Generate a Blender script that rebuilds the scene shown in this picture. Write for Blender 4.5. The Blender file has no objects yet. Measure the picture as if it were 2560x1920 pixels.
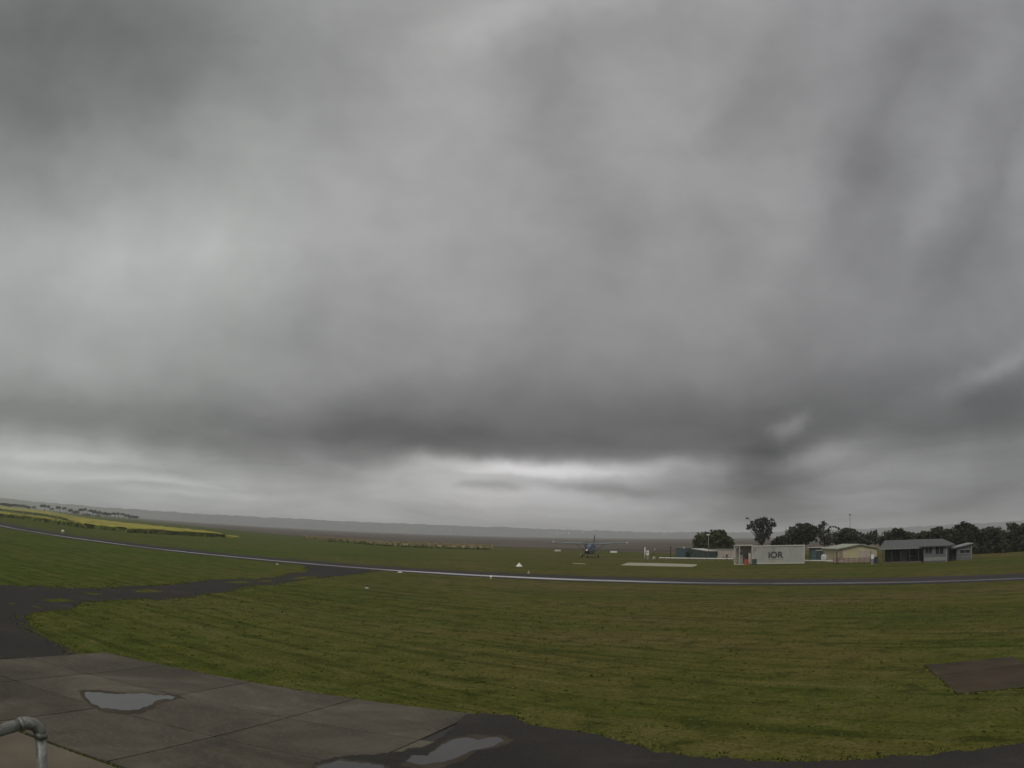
import bpy, math, random
import numpy as np
from mathutils import Matrix, Vector

random.seed(7)
RNG = np.random.default_rng(11)
scn = bpy.context.scene
COL = scn.collection

# ------------------------------------------------------------------ camera
F_PX, PITCH, ROLL, CAM_H = 2200.0, 0.1725, -0.0230, 4.35      # focal length for a 2560 px wide frame
cp, sp = math.cos(PITCH), math.sin(PITCH)
cr, sr = math.cos(ROLL), math.sin(ROLL)
RM = np.array([[1, 0, 0], [0, cp, -sp], [0, sp, cp]]) @ np.array([[cr, 0, sr], [0, 1, 0], [-sr, 0, cr]])
cd = bpy.data.cameras.new('webcam')
cd.type = 'PANO'
cd.panorama_type = 'FISHEYE_EQUISOLID'
cd.sensor_fit = 'HORIZONTAL'
cd.sensor_width = 36.0
cd.sensor_height = 27.0
cd.fisheye_lens = F_PX / 2560 * 36.0
cd.fisheye_fov = math.pi
cd.clip_start = 0.05
cd.clip_end = 40000
cam = bpy.data.objects.new('webcam', cd)
COL.objects.link(cam)
mx = Matrix.Identity(4)
for r in range(3):
    mx[r][0] = RM[r][0]; mx[r][1] = RM[r][2]; mx[r][2] = -RM[r][1]
mx[2][3] = CAM_H
cam.matrix_world = mx
scn.camera = cam


def ray(px, py):
    dx, dy = px - 1280.0, py - 960.0
    r = math.hypot(dx, dy) + 1e-9
    th = 2 * math.asin(r / 2 / F_PX); s = math.sin(th) / r
    return RM @ np.array([dx * s, math.cos(th), -dy * s])


def gp(px, py, z=0.0):
    """ground point (at height z) seen at a pixel of the photograph"""
    d = ray(px, py); t = (z - CAM_H) / d[2]
    return (d[0] * t, d[1] * t)


def gpc(px, py, z=0.0, far=1500.0):
    """as gp, but never farther than far metres"""
    d = ray(px, py); hd = math.hypot(d[0], d[1])
    t = (z - CAM_H) / d[2] if d[2] < -1e-5 else 1e9
    t = min(t, far / hd)
    return (d[0] * t, d[1] * t)


def at(px, py, dist):
    """point at a given ground distance along the ray of a pixel"""
    d = ray(px, py); t = dist / math.hypot(d[0], d[1])
    return (d[0] * t, d[1] * t, CAM_H + d[2] * t)


def azel(px, py):
    d = ray(px, py)
    return math.atan2(d[0], d[1]), math.asin(d[2])


# ------------------------------------------------------------------ sky, sun, exposure
SUN_EL, SUN_AZ = math.radians(52), math.radians(-150)     # azimuth from +Y towards +X
EXPOSURE = 0.0
world = bpy.data.worlds.new('World'); scn.world = world
world.use_nodes = True
wt = world.node_tree
for n in list(wt.nodes): wt.nodes.remove(n)


def W(kind, **kw):
    n = wt.nodes.new(kind)
    for k, v in kw.items(): setattr(n, k, v)
    return n


def wl(a, b): wt.links.new(a, b)


def wmath(op, a, b=None, c=None, clamp=False):
    n = W('ShaderNodeMath', operation=op, use_clamp=clamp)
    for i, v in enumerate((a, b, c)):
        if v is None: continue
        if isinstance(v, (int, float)): n.inputs[i].default_value = v
        else: wl(v, n.inputs[i])
    return n.outputs[0]


out = W('ShaderNodeOutputWorld'); bg = W('ShaderNodeBackground'); wl(bg.outputs[0], out.inputs[0])
bg.inputs[1].default_value = 0.1
sky = W('ShaderNodeTexSky', sky_type='NISHITA')
sky.sun_disc = False; sky.sun_elevation = SUN_EL; sky.sun_rotation = SUN_AZ
sky.altitude = 10; sky.dust_density = 2.0
tc = W('ShaderNodeTexCoord')
sep = W('ShaderNodeSeparateXYZ'); wl(tc.outputs['Generated'], sep.inputs[0])
dz = wmath('MAXIMUM', sep.outputs[2], 0.0)
# cloud-sheet coordinates: the direction met with a flat cloud deck, foreshortening towards the horizon
den = wmath('ADD', dz, 0.12)
cx = wmath('DIVIDE', sep.outputs[0], den); cy = wmath('DIVIDE', sep.outputs[1], den)
deck = W('ShaderNodeCombineXYZ'); wl(cx, deck.inputs[0]); wl(cy, deck.inputs[1])


def wnoise(vec, scale, detail, rough=0.5, dist=0.0, off=None):
    if off is not None:
        m = W('ShaderNodeMapping'); m.inputs['Location'].default_value = off; wl(vec, m.inputs[0]); vec = m.outputs[0]
    n = W('ShaderNodeTexNoise'); n.inputs['Scale'].default_value = scale
    n.inputs['Detail'].default_value = detail; n.inputs['Roughness'].default_value = rough
    n.inputs['Distortion'].default_value = dist
    wl(vec, n.inputs['Vector'])
    return n


az = wmath('ARCTAN2', sep.outputs[0], sep.outputs[1]); el = wmath('ARCSINE', sep.outputs[2])
warp = wnoise(tc.outputs['Generated'], 5.0, 5, 0.55)
wsep = W('ShaderNodeSeparateColor'); wl(warp.outputs['Color'], wsep.inputs[0])
warp2 = wnoise(tc.outputs['Generated'], 22.0, 4, 0.55, off=(3, 1, 7))
wsep2 = W('ShaderNodeSeparateColor'); wl(warp2.outputs['Color'], wsep2.inputs[0])
wa = wmath('ADD', wmath('MULTIPLY_ADD', wsep.outputs[0], 0.16, -0.08), wmath('MULTIPLY_ADD', wsep2.outputs[0], 0.045, -0.0225))
we = wmath('ADD', wmath('MULTIPLY_ADD', wsep.outputs[1], 0.07, -0.035), wmath('MULTIPLY_ADD', wsep2.outputs[1], 0.022, -0.011))
# the warp dies down at the horizon so that layered low clouds stay level
damp = wmath('MULTIPLY_ADD', wmath('MULTIPLY', dz, 3.0, clamp=True), 0.6, 0.4)
azw = wmath('ADD', az, wa); elw = wmath('ADD', el, wmath('MULTIPLY', we, damp))

# cloud masses of this sky: (x, y, half-width, half-height, turn, change of tone, edge hardness); x, y name the direction
MASSES = [
    (120, 60, 520, 190, 0.0, -.17, 1), (0, 330, 160, 110, 0, -.05, 1), (180, 620, 300, 170, .1, .075, 1), (500, 480, 230, 140, 0, .045, 1),
    (420, 520, 60, 40, 0, .03, 1), (120, 790, 420, 70, 0, .0, 1), (180, 900, 480, 60, .03, -.115, 1.1), (640, 925, 280, 75, .1, -.05, 1), (900, 965, 340, 48, .02, -.07, 1.2),
    (1330, 930, 480, 75, 0, -.09, 1.2), (1050, 880, 760, 120, 0, -.055, 1.2), (1950, 980, 420, 150, 0, -.055, 1.2), (1850, 1120, 420, 40, 0, -.03, 1), (1250, 800, 560, 120, 0, -.035, 1),
    (1160, 1030, 330, 42, 0, .13, 1.8), (1120, 1010, 170, 20, -.03, .16, 1.3), (1330, 1006, 170, 17, .02, .10, 1.3), (1000, 1075, 260, 20, 0, .04, 1), (500, 1110, 500, 26, 0, .03, 1), (930, 1035, 110, 34, 0, .06, 1.2), (1200, 1090, 380, 30, 0, .08, 1), (1150, 950, 440, 26, -.02, -.03, 1.5),
    (1290, 1054, 110, 12, -.12, -.12, 1), (1080, 1052, 60, 9, 0, -.11, 1), (1140, 1062, 30, 8, 0, -.08, 1), (930, 1052, 60, 16, 0, -.05, 1), (1440, 1052, 130, 16, 0, -.08, 1),
    (180, 1005, 460, 50, 0, .10, 1.3), (330, 1035, 160, 8, .05, .045, 1), (90, 985, 130, 9, .05, .05, 1), (430, 1060, 170, 8, .04, .05, 1), (220, 1010, 130, 7, .05, -.04, 1), (640, 1050, 150, 60, 0, -.035, 1),
    (1710, 915, 34, 18, .4, .12, 1), (1790, 985, 90, 22, .1, .10, 1.2), (1900, 1010, 160, 40, 0, .05, 1), (2130, 800, 110, 20, .35, .09, 1), (2180, 870, 150, 62, 0, -.10, 1.2),
    (1660, 1075, 120, 75, .1, -.16, 1), (1640, 980, 60, 60, 0, -.07, 1), (1980, 930, 180, 40, 0, -.05, 1), (2180, 1060, 160, 60, 0, -.05, 1),
    (1320, 480, 100, 190, .15, -.055, 1), (1250, 890, 620, 110, 0, -.03, 1), (1450, 250, 150, 240, .2, .02, 1), (1200, 170, 110, 80, 0, -.055, 1), (1130, 20, 160, 50, .3, .07, 1), (1400, 70, 180, 60, 0, -.05, 1),
    (2010, 560, 330, 420, 0, -.10, 1), (1860, 330, 40, 260, -.55, -.025, 1), (2080, 250, 36, 260, -.6, .03, 1), (1960, 180, 30, 220, -.6, -.025, 1), (2170, 330, 30, 240, -.6, -.03, 1), (1990, 420, 40, 180, -.4, .03, 1), (1680, 180, 60, 240, -.6, -.04, 1),
    (2120, 60, 240, 130, 0, -.05, 1), (820, 250, 420, 200, 0, .025, 1), (860, 830, 180, 60, 0, .03, 1),
]
tone = None
for (mxp, myp, sxp, syp, rot, amp, hard) in MASSES:
    if amp == 0: continue
    a0, e0 = azel(mxp * 1.1573, myp * 1.1573)
    k = 1.1573 / F_PX
    da = wmath('SUBTRACT', azw, a0); de = wmath('SUBTRACT', elw, e0)
    if rot:
        c_, s_ = math.cos(rot), math.sin(rot)
        u = wmath('ADD', wmath('MULTIPLY', da, c_), wmath('MULTIPLY', de, s_))
        v = wmath('SUBTRACT', wmath('MULTIPLY', de, c_), wmath('MULTIPLY', da, s_))
    else:
        u, v = da, de
    u = wmath('DIVIDE', u, sxp * k * 1.0); v = wmath('DIVIDE', v, syp * k)
    d2 = wmath('ADD', wmath('MULTIPLY', u, u), wmath('MULTIPLY', v, v))
    if hard != 1: d2 = wmath('POWER', d2, hard)
    g = wmath('MULTIPLY', wmath('EXPONENT', wmath('MULTIPLY', d2, -0.7)), amp)
    tone = g if tone is None else wmath('ADD', tone, g)
n1 = wnoise(deck.outputs[0], 0.55, 6, 0.5, 0.3)
n2 = wnoise(deck.outputs[0], 1.9, 5, 0.55, 0.2, off=(5, 9, 2))
n3 = wnoise(tc.outputs['Generated'], 6.0, 6, 0.55, 0.1)
tone = wmath('ADD', tone, wmath('MULTIPLY_ADD', n1.outputs[0], 0.10, -0.05))
tone = wmath('ADD', tone, wmath('MULTIPLY_ADD', n2.outputs[0], 0.03, -0.015))
tone = wmath('ADD', tone, wmath('MULTIPLY_ADD', n3.outputs[0], 0.09, -0.045))
# low layered cloud near the horizon, stretched level
lay = W('ShaderNodeCombineXYZ'); wl(wmath('MULTIPLY', azw, 5.0), lay.inputs[0]); wl(wmath('MULTIPLY', elw, 30.0), lay.inputs[1])
n4 = wnoise(lay.outputs[0], 1.2, 8, 0.6, 0.9)
low = wmath('SUBTRACT', 1.0, wmath('MULTIPLY', dz, 4.5), clamp=True)
low = wmath('MULTIPLY', low, low)
tone = wmath('ADD', tone, wmath('MULTIPLY', wmath('MULTIPLY_ADD', n4.outputs[0], 0.34, -0.17), low))
# billowing detail higher up
bil = W('ShaderNodeCombineXYZ'); wl(wmath('MULTIPLY', azw, 7.0), bil.inputs[0]); wl(wmath('MULTIPLY', elw, 11.0), bil.inputs[1])
n5 = wnoise(bil.outputs[0], 1.0, 5, 0.5, 0.2, off=(2, 5, 1))
tone = wmath('ADD', tone, wmath('MULTIPLY_ADD', n5.outputs[0], 0.12, -0.06))
tone = wmath('ADD', tone, 0.605)
tone = wmath('MAXIMUM', tone, 0.2)
lin = wmath('POWER', tone, 2.2)
lin10 = wmath('MULTIPLY', lin, 10.0)          # the Background strength is 0.1
# a faint green-grey cast to the left, lilac-grey ahead
tint = W('ShaderNodeValToRGB')
tint.color_ramp.elements[0].position = 0.30; tint.color_ramp.elements[0].color = (0.98, 1.01, 0.985, 1)
tint.color_ramp.elements[1].position = 0.50; tint.color_ramp.elements[1].color = (1.012, 0.992, 0.995, 1)
e_ = tint.color_ramp.elements.new(0.75); e_.color = (0.99, 0.99, 1.012, 1)
wl(wmath('MULTIPLY_ADD', az, 0.5, 0.5), tint.inputs[0])
cloud = W('ShaderNodeMix', data_type='RGBA', blend_type='MULTIPLY'); cloud.inputs[0].default_value = 1.0
wl(tint.outputs[0], cloud.inputs[6])
cc = W('ShaderNodeCombineColor')
for i in range(3): wl(lin10, cc.inputs[i])
wl(cc.outputs[0], cloud.inputs[7])
mixs = W('ShaderNodeMix', data_type='RGBA'); mixs.inputs[0].default_value = 0.985     # a closed overcast: hardly any clear sky comes through
wl(sky.outputs[0], mixs.inputs[6]); wl(cloud.outputs[2], mixs.inputs[7])
wl(mixs.outputs[2], bg.inputs[0])
world.cycles.sampling_method = 'MANUAL' if hasattr(world, 'cycles') else None
world.cycles.sample_map_resolution = 1024

sl = bpy.data.lights.new('sun', 'SUN'); sl.energy = 1.4; sl.angle = math.radians(25); sl.color = (1.0, 0.96, 0.9)
so = bpy.data.objects.new('sun', sl); COL.objects.link(so)
sdir = Vector((math.sin(SUN_AZ) * math.cos(SUN_EL), math.cos(SUN_AZ) * math.cos(SUN_EL), math.sin(SUN_EL)))
so.rotation_euler = (-sdir).to_track_quat('-Z', 'Y').to_euler()
so.location = (-20, -40, 60)

vs = scn.view_settings
scn.display_settings.display_device = 'sRGB'
vs.view_transform = 'Standard'; vs.look = 'None'; vs.exposure = EXPOSURE; vs.gamma = 1.0; vs.use_curve_mapping = False
scn.render.engine = 'CYCLES'
scn.cycles.use_denoising = True
scn.cycles.max_bounces = 6; scn.cycles.volume_bounces = 1
scn.cycles.use_adaptive_sampling = True; scn.cycles.adaptive_threshold = 0.015


# ------------------------------------------------------------------ helpers
def tag(o, label=None, cat=None, group=None, kind=None):
    if label: o['label'] = label
    if cat: o['category'] = cat
    if group: o['group'] = group
    if kind: o['kind'] = kind
    return o


def thing(name, label, cat, loc=(0, 0, 0), rotz=0.0, group=None):
    o = bpy.data.objects.new(name, None); COL.objects.link(o)
    o.empty_display_size = 0.2
    o.location = loc; o.rotation_euler = (0, 0, rotz)
    return tag(o, label, cat, group)


def copy_tree(o, parent=None):
    c = o.copy(); COL.objects.link(c); c.parent = parent
    for ch in list(o.children): copy_tree(ch, c)
    return c


def new_obj(name, me, material, parent=None, smooth=False):
    if material is not None: me.materials.append(material)
    if smooth:
        me.polygons.foreach_set('use_smooth', [True] * len(me.polygons))
    o = bpy.data.objects.new(name, me); COL.objects.link(o)
    if parent is not None: o.parent = parent
    return o


class MB:
    """collects primitives and links them as ONE mesh object"""
    def __init__(self): self.v = []; self.f = []

    def add(self, vs_, fs):
        b = len(self.v); self.v += [tuple(map(float, p)) for p in vs_]
        self.f += [tuple(i + b for i in f) for f in fs]; return self

    def box(self, c, s, rz=0.0, taper=1.0, bev=0.0):
        hx, hy, hz = s[0] / 2, s[1] / 2, s[2] / 2
        pts = []
        if bev:
            b = min(bev, hx * .9, hy * .9)
            ring = [(-hx + b, -hy), (hx - b, -hy), (hx, -hy + b), (hx, hy - b), (hx - b, hy), (-hx + b, hy), (-hx, hy - b), (-hx, -hy + b)]
        else:
            ring = [(-hx, -hy), (hx, -hy), (hx, hy), (-hx, hy)]
        n = len(ring)
        for z, t in ((-hz, 1.0), (hz, taper)):
            for (x, y) in ring: pts.append((x * t, y * t, z))
        ca, sa = math.cos(rz), math.sin(rz)
        pts = [(c[0] + x * ca - y * sa, c[1] + x * sa + y * ca, c[2] + z) for x, y, z in pts]
        fs = [tuple(range(n - 1, -1, -1)), tuple(range(n, 2 * n))] + [(i, (i + 1) % n, n + (i + 1) % n, n + i) for i in range(n)]
        return self.add(pts, fs)

    def tube(self, pts, rad, n=8, caps=True):
        pts = [Vector(p) for p in pts]
        if not hasattr(rad, '__len__'): rad = [rad] * len(pts)
        base = []; prev = None
        for i, p in enumerate(pts):
            a = pts[min(i + 1, len(pts) - 1)] - pts[max(i - 1, 0)]
            a.normalize()
            if prev is None:
                ref = Vector((0, 0, 1)) if abs(a.z) < .9 else Vector((1, 0, 0))
                x = a.cross(ref).normalized()
            else:
                x = (prev - a * prev.dot(a)).normalized()
            prev = x; y = a.cross(x)
            for k in range(n):
                t = 2 * math.pi * k / n
                base.append(p + (x * math.cos(t) + y * math.sin(t)) * rad[i])
        fs = []
        for i in range(len(pts) - 1):
            for k in range(n):
                fs.append((i * n + k, i * n + (k + 1) % n, (i + 1) * n + (k + 1) % n, (i + 1) * n + k))
        if caps:
            fs.append(tuple(range(n - 1, -1, -1))); fs.append(tuple(range((len(pts) - 1) * n, len(pts) * n)))
        return self.add(base, fs)

    def loft(self, rings, caps=True):
        n = len(rings[0]); base = [p for r in rings for p in r]; fs = []
        for i in range(len(rings) - 1):
            for k in range(n):
                fs.append((i * n + k, i * n + (k + 1) % n, (i + 1) * n + (k + 1) % n, (i + 1) * n + k))
        if caps:
            fs.append(tuple(range(n - 1, -1, -1))); fs.append(tuple(range((len(rings) - 1) * n, len(rings) * n)))
        return self.add(base, fs)

    def prism(self, poly, y0, y1):
        """polygon in x,z pushed out along y"""
        n = len(poly)
        base = [(x, y0, z) for x, z in poly] + [(x, y1, z) for x, z in poly]
        fs = [tuple(range(n)), tuple(range(2 * n - 1, n - 1, -1))] + [(i, n + i, n + (i + 1) % n, (i + 1) % n) for i in range(n)]
        return self.add(base, fs)

    def build(self, name, material, parent=None, smooth=False):
        me = bpy.data.meshes.new(name); me.from_pydata(self.v, [], self.f); me.update()
        return new_obj(name, me, material, parent, smooth)


def sheet(name, poly, z, material, kind='structure', label=None, parent=None, thick=0.0):
    me = bpy.data.meshes.new(name)
    n = len(poly)
    area = sum(poly[i][0] * poly[(i + 1) % n][1] - poly[(i + 1) % n][0] * poly[i][1] for i in range(n))
    if area < 0: poly = poly[::-1]
    if thick:
        v = [(x, y, z) for x, y in poly] + [(x, y, z - thick) for x, y in poly]
        f = [tuple(range(n))] + [(i, n + i, n + (i + 1) % n, (i + 1) % n) for i in range(n)]
    else:
        v = [(x, y, z) for x, y in poly]; f = [tuple(range(n))]
    me.from_pydata(v, [], f); me.update()
    o = new_obj(name, me, material, parent)
    return tag(o, label, None, None, kind) if kind else o


# ------------------------------------------------------------------ materials
class NT:
    def __init__(self, name):
        self.m = bpy.data.materials.new(name); self.m.use_nodes = True
        self.t = self.m.node_tree; self.b = self.t.nodes['Principled BSDF']
        self.tc = self.t.nodes.new('ShaderNodeTexCoord')

    def n(self, kind, **kw):
        x = self.t.nodes.new(kind)
        for k, v in kw.items(): setattr(x, k, v)
        return x

    def l(self, a, b): self.t.links.new(a, b)

    def noise(self, scale, detail=4, rough=.55, vec=None, stretch=None, rz=0.0, dist=0.0, coord='Object'):
        v = vec or self.tc.outputs[coord]
        if stretch or rz:
            mp = self.n('ShaderNodeMapping'); self.l(v, mp.inputs[0])
            if rz:
                mp.inputs['Rotation'].default_value = (0, 0, rz)
            v = mp.outputs[0]
            if stretch:
                m2 = self.n('ShaderNodeMapping'); m2.inputs['Scale'].default_value = stretch; self.l(v, m2.inputs[0]); v = m2.outputs[0]
        x = self.n('ShaderNodeTexNoise'); x.inputs['Scale'].default_value = scale; x.inputs['Detail'].default_value = detail
        x.inputs['Roughness'].default_value = rough; x.inputs['Distortion'].default_value = dist
        self.l(v, x.inputs['Vector'])
        return x.outputs[0]

    def ramp(self, fac, stops):
        r = self.n('ShaderNodeValToRGB'); cr_ = r.color_ramp
        cr_.elements[0].position, cr_.elements[0].color = stops[0][0], (*stops[0][1], 1)
        cr_.elements[1].position, cr_.elements[1].color = stops[-1][0], (*stops[-1][1], 1)
        for p, c in stops[1:-1]:
            e = cr_.elements.new(p); e.color = (*c, 1)
        self.l(fac, r.inputs[0]); return r.outputs[0]

    def mix(self, fac, a, b, blend='MIX'):
        m = self.n('ShaderNodeMix', data_type='RGBA', blend_type=blend)
        if isinstance(fac, (int, float)): m.inputs[0].default_value = fac
        else: self.l(fac, m.inputs[0])
        for i, v in ((6, a), (7, b)):
            if isinstance(v, tuple): m.inputs[i].default_value = (*v, 1)
            else: self.l(v, m.inputs[i])
        return m.outputs[2]

    def math(self, op, a, b=None, c=None, clamp=False):
        n = self.n('ShaderNodeMath', operation=op, use_clamp=clamp)
        for i, v in enumerate((a, b, c)):
            if v is None: continue
            if isinstance(v, (int, float)): n.inputs[i].default_value = v
            else: self.l(v, n.inputs[i])
        return n.outputs[0]

    def bump(self, h, strength=.3, dist=.05):
        b = self.n('ShaderNodeBump'); b.inputs['Strength'].default_value = strength; b.inputs['Distance'].default_value = dist
        self.l(h, b.inputs['Height']); self.l(b.outputs[0], self.b.inputs['Normal'])

    def col(self, c):
        if isinstance(c, tuple): self.b.inputs['Base Color'].default_value = (*c, 1)
        else: self.l(c, self.b.inputs['Base Color'])

    def set(self, **kw):
        for k, v in kw.items():
            i = self.b.inputs[k.replace('_', ' ')]
            if isinstance(v, (int, float)): i.default_value = v
            else: self.l(v, i)
        return self


def paint(name, c, rough=.5, var=.12, scale=3.0, metal=0.0, dirt=None):
    t = NT(name)
    f = t.noise(scale, 5, .6)
    lo = tuple(x * (1 - var) for x in c); hi = tuple(min(1, x * (1 + var)) for x in c)
    colr = t.ramp(f, [(.3, lo), (.7, hi)])
    if dirt:
        g = t.noise(scale * .6, 6, .65, stretch=(1, 1, .25))
        colr = t.mix(t.ramp(g, [(.5, (0, 0, 0)), (.75, (1, 1, 1))]), colr, dirt)
    t.col(colr)
    t.set(Roughness=t.math('MULTIPLY_ADD', f, .2, rough - .1), Metallic=metal)
    return t.m


RW_ANG = math.atan2(-0.62, 1.0)                     # heading of the runway in plan

t = NT('mown_grass')
big = t.noise(.016, 4, .55, dist=.6)
mid = t.noise(.10, 6, .62, stretch=(.45, 1.2, 1), rz=-RW_ANG, dist=.5)
sml = t.noise(.75, 6, .68, dist=.3)
strk = t.noise(1.3, 4, .6, stretch=(.06, 1.0, 1), rz=-RW_ANG + .12, dist=.25)
fine = t.noise(7.0, 5, .7)
c1 = t.ramp(mid, [(.34, (.038, .064, .007)), (.46, (.080, .082, .011)), (.56, (.122, .100, .028)), (.66, (.145, .100, .050))])
c2 = t.ramp(big, [(.36, (.044, .078, .007)), (.47, (.095, .090, .020)), (.60, (.138, .096, .045))])
c3 = t.mix(.5, c1, c2)
px_ = t.n('ShaderNodeSeparateXYZ'); t.l(t.tc.outputs['Object'], px_.inputs[0])
green = t.math('ADD', t.math('MULTIPLY_ADD', px_.outputs[0], -.022, .12), t.math('MULTIPLY_ADD', big, 1.2, -.5), clamp=True)
c3 = t.mix(t.math('MULTIPLY', green, .55), c3, (.052, .096, .008))
c3 = t.mix(t.ramp(sml, [(.36, (.75, .75, .75)), (.48, (0, 0, 0))]), c3, (.028, .036, .006))
c3 = t.mix(t.ramp(sml, [(.54, (0, 0, 0)), (.68, (.75, .75, .75))]), c3, (.155, .130, .045))
c3 = t.mix(t.ramp(strk, [(.38, (.6, .6, .6)), (.48, (0, 0, 0))]), c3, (.030, .040, .006))
c3 = t.mix(t.ramp(strk, [(.58, (0, 0, 0)), (.72, (.6, .6, .6))]), c3, (.15, .13, .045))
c3 = t.mix(t.ramp(fine, [(.38, (.55, .55, .55)), (.55, (0, 0, 0))]), c3, (.022, .028, .005))
t.col(c3); t.set(Roughness=.95); t.b.inputs['Specular IOR Level'].default_value = .04
hh = t.math('ADD', t.math('MULTIPLY', sml, .6), t.math('MULTIPLY', fine, .4))
t.bump(hh, .5, .15)
M_GRASS = t.m

t = NT('marsh_heath')
a = t.noise(.012, 6, .62, stretch=(.35, 1.6, 1), dist=.8)
b = t.noise(.09, 5, .65, stretch=(.25, 1.3, 1), dist=.5)
c1 = t.ramp(a, [(.30, (.062, .057, .046)), (.45, (.100, .083, .067)), (.58, (.135, .108, .086)), (.72, (.108, .103, .064))])
c1 = t.mix(t.ramp(b, [(.38, (.7, .7, .7)), (.52, (0, 0, 0))]), c1, (.026, .026, .018))
c1 = t.mix(t.ramp(b, [(.6, (0, 0, 0)), (.78, (.5, .5, .5))]), c1, (.125, .098, .062))
t.col(c1); t.set(Roughness=.95); t.b.inputs['Specular IOR Level'].default_value = .05
t.bump(b, .6, .6)
M_MARSH = t.m

t = NT('wooded_hills')
a = t.noise(.0035, 5, .6, dist=.6); b = t.noise(.03, 5, .7)
c1 = t.ramp(a, [(.35, (.020, .030, .014)), (.5, (.034, .044, .022)), (.62, (.075, .085, .034)), (.75, (.040, .050, .022))])
c1 = t.mix(t.ramp(b, [(.42, (.8, .8, .8)), (.55, (0, 0, 0))]), c1, (.013, .020, .010))
t.col(c1); t.set(Roughness=.95)
M_HILL = t.m

t = NT('old_asphalt')
a = t.noise(.35, 6, .65, dist=.5); b = t.noise(17, 5, .75)
c1 = t.ramp(a, [(.3, (.024, .022, .020)), (.55, (.036, .033, .030)), (.75, (.058, .052, .045))])
c1 = t.mix(t.ramp(b, [(.5, (0, 0, 0)), (.7, (.5, .5, .5))]), c1, (.085, .077, .06))
t.col(c1); t.set(Roughness=t.ramp(a, [(.35, (.8, .8, .8)), (.6, (.95, .95, .95))])); t.bump(b, .5, .03)
t.b.inputs['Specular IOR Level'].default_value = .06
M_ASPH = t.m

t = NT('runway_asphalt')
a = t.noise(.25, 5, .6, stretch=(.1, 1, 1), rz=-RW_ANG); b = t.noise(5, 4, .7)
t.col(t.ramp(a, [(.3, (.030, .027, .028)), (.7, (.056, .048, .047))]))
t.set(Roughness=t.ramp(a, [(.3, (.8, .8, .8)), (.7, (.95, .95, .95))])); t.bump(b, .5, .02)
t.b.inputs['Specular IOR Level'].default_value = .08
M_RUN = t.m

t = NT('weathered_concrete')
oi = t.n('ShaderNodeObjectInfo'); gpos = t.n('ShaderNodeNewGeometry').outputs['Position']
a = t.noise(.30, 7, .66, dist=.8, vec=gpos); b = t.noise(12, 4, .7, vec=gpos); s = t.noise(.9, 5, .6, vec=gpos, stretch=(.25, 1.2, 1), rz=.5, dist=.7)
c1 = t.ramp(a, [(.34, (.036, .031, .022)), (.48, (.070, .060, .043)), (.58, (.096, .083, .062)), (.68, (.130, .115, .090))])
c1 = t.mix(t.ramp(s, [(.52, (0, 0, 0)), (.7, (.7, .7, .7))]), c1, (.055, .048, .038))
c1 = t.mix(t.ramp(b, [(.5, (0, 0, 0)), (.7, (.45, .45, .45))]), c1, (.15, .13, .10))
hs = t.n('ShaderNodeHueSaturation'); t.l(c1, hs.inputs['Color']); t.l(t.math('MULTIPLY_ADD', oi.outputs['Random'], .35, .83), hs.inputs['Value'])
t.b.inputs['Specular IOR Level'].default_value = .15; t.col(hs.outputs[0]); t.set(Roughness=t.ramp(a, [(.3, (.6, .6, .6)), (.55, (.9, .9, .9))])); t.bump(b, .2, .01)
M_CONC = t.m

t = NT('footpath_concrete')
a = t.noise(.6, 6, .6, dist=.5); b = t.noise(14, 4, .7)
c1 = t.ramp(a, [(.3, (.075, .060, .036)), (.6, (.115, .094, .062)), (.75, (.145, .122, .088))])
t.col(t.mix(t.ramp(b, [(.4, (.3, .3, .3)), (.6, (0, 0, 0))]), c1, (.08, .065, .045))); t.set(Roughness=.8); t.bump(b, .2, .01)
M_PATH = t.m

M_OLDPAD = paint('old_pad_concrete', (.058, .044, .030), .95, .3, .8, dirt=(.034, .034, .018))
M_OLDPAD.node_tree.nodes['Principled BSDF'].inputs['Specular IOR Level'].default_value = .1
M_DAMP = paint('damp_concrete', (.058, .049, .036), .85, .25, 1.2)
M_DAMP.node_tree.nodes['Principled BSDF'].inputs['Specular IOR Level'].default_value = .08
M_JOINT = paint('joint_filler', (.025, .023, .02), .8)

t = NT('standing_water')
a = t.noise(2.5, 3, .5)
t.col((.016, .014, .011)); t.set(Roughness=.03, IOR=1.27); t.bump(a, .03, .01)
M_WATER = t.m
t = NT('wet_film')
a = t.noise(.35, 4, .6, stretch=(.12, 1, 1), rz=-RW_ANG)
t.col((.044, .041, .038)); b = t.noise(.06, 3, .6, stretch=(.5, 1, 1), rz=-RW_ANG)
t.set(Roughness=t.math('ADD', t.ramp(a, [(.35, (.05, .05, .05)), (.62, (.14, .14, .14))]), t.ramp(b, [(.42, (.02, .02, .02)), (.62, (.22, .22, .22))])), IOR=1.33)
M_WETFILM = t.m

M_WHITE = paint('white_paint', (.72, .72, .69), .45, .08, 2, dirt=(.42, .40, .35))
M_MARK = paint('marker_white', (.80, .79, .74), .5, .05, 3)
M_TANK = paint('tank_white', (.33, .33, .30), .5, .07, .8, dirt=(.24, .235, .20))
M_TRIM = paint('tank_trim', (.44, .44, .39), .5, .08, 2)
M_LETTER = paint('letter_charcoal', (.035, .038, .045), .5)
M_GREYTXT = paint('letter_grey', (.17, .175, .17), .5)
M_RED = paint('safety_red', (.33, .075, .04), .5)
M_GALV = NT('galvanised_steel')
a = M_GALV.noise(14, 7, .7, dist=.6); b = M_GALV.noise(60, 3, .6)
M_GALV.col(M_GALV.ramp(a, [(.36, (.10, .105, .09)), (.5, (.19, .195, .175)), (.64, (.30, .305, .285))])); M_GALV.set(Roughness=M_GALV.math('MULTIPLY_ADD', b, .25, .42), Metallic=.35); M_GALV.bump(a, .1, .004)
M_GALV = M_GALV.m
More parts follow.
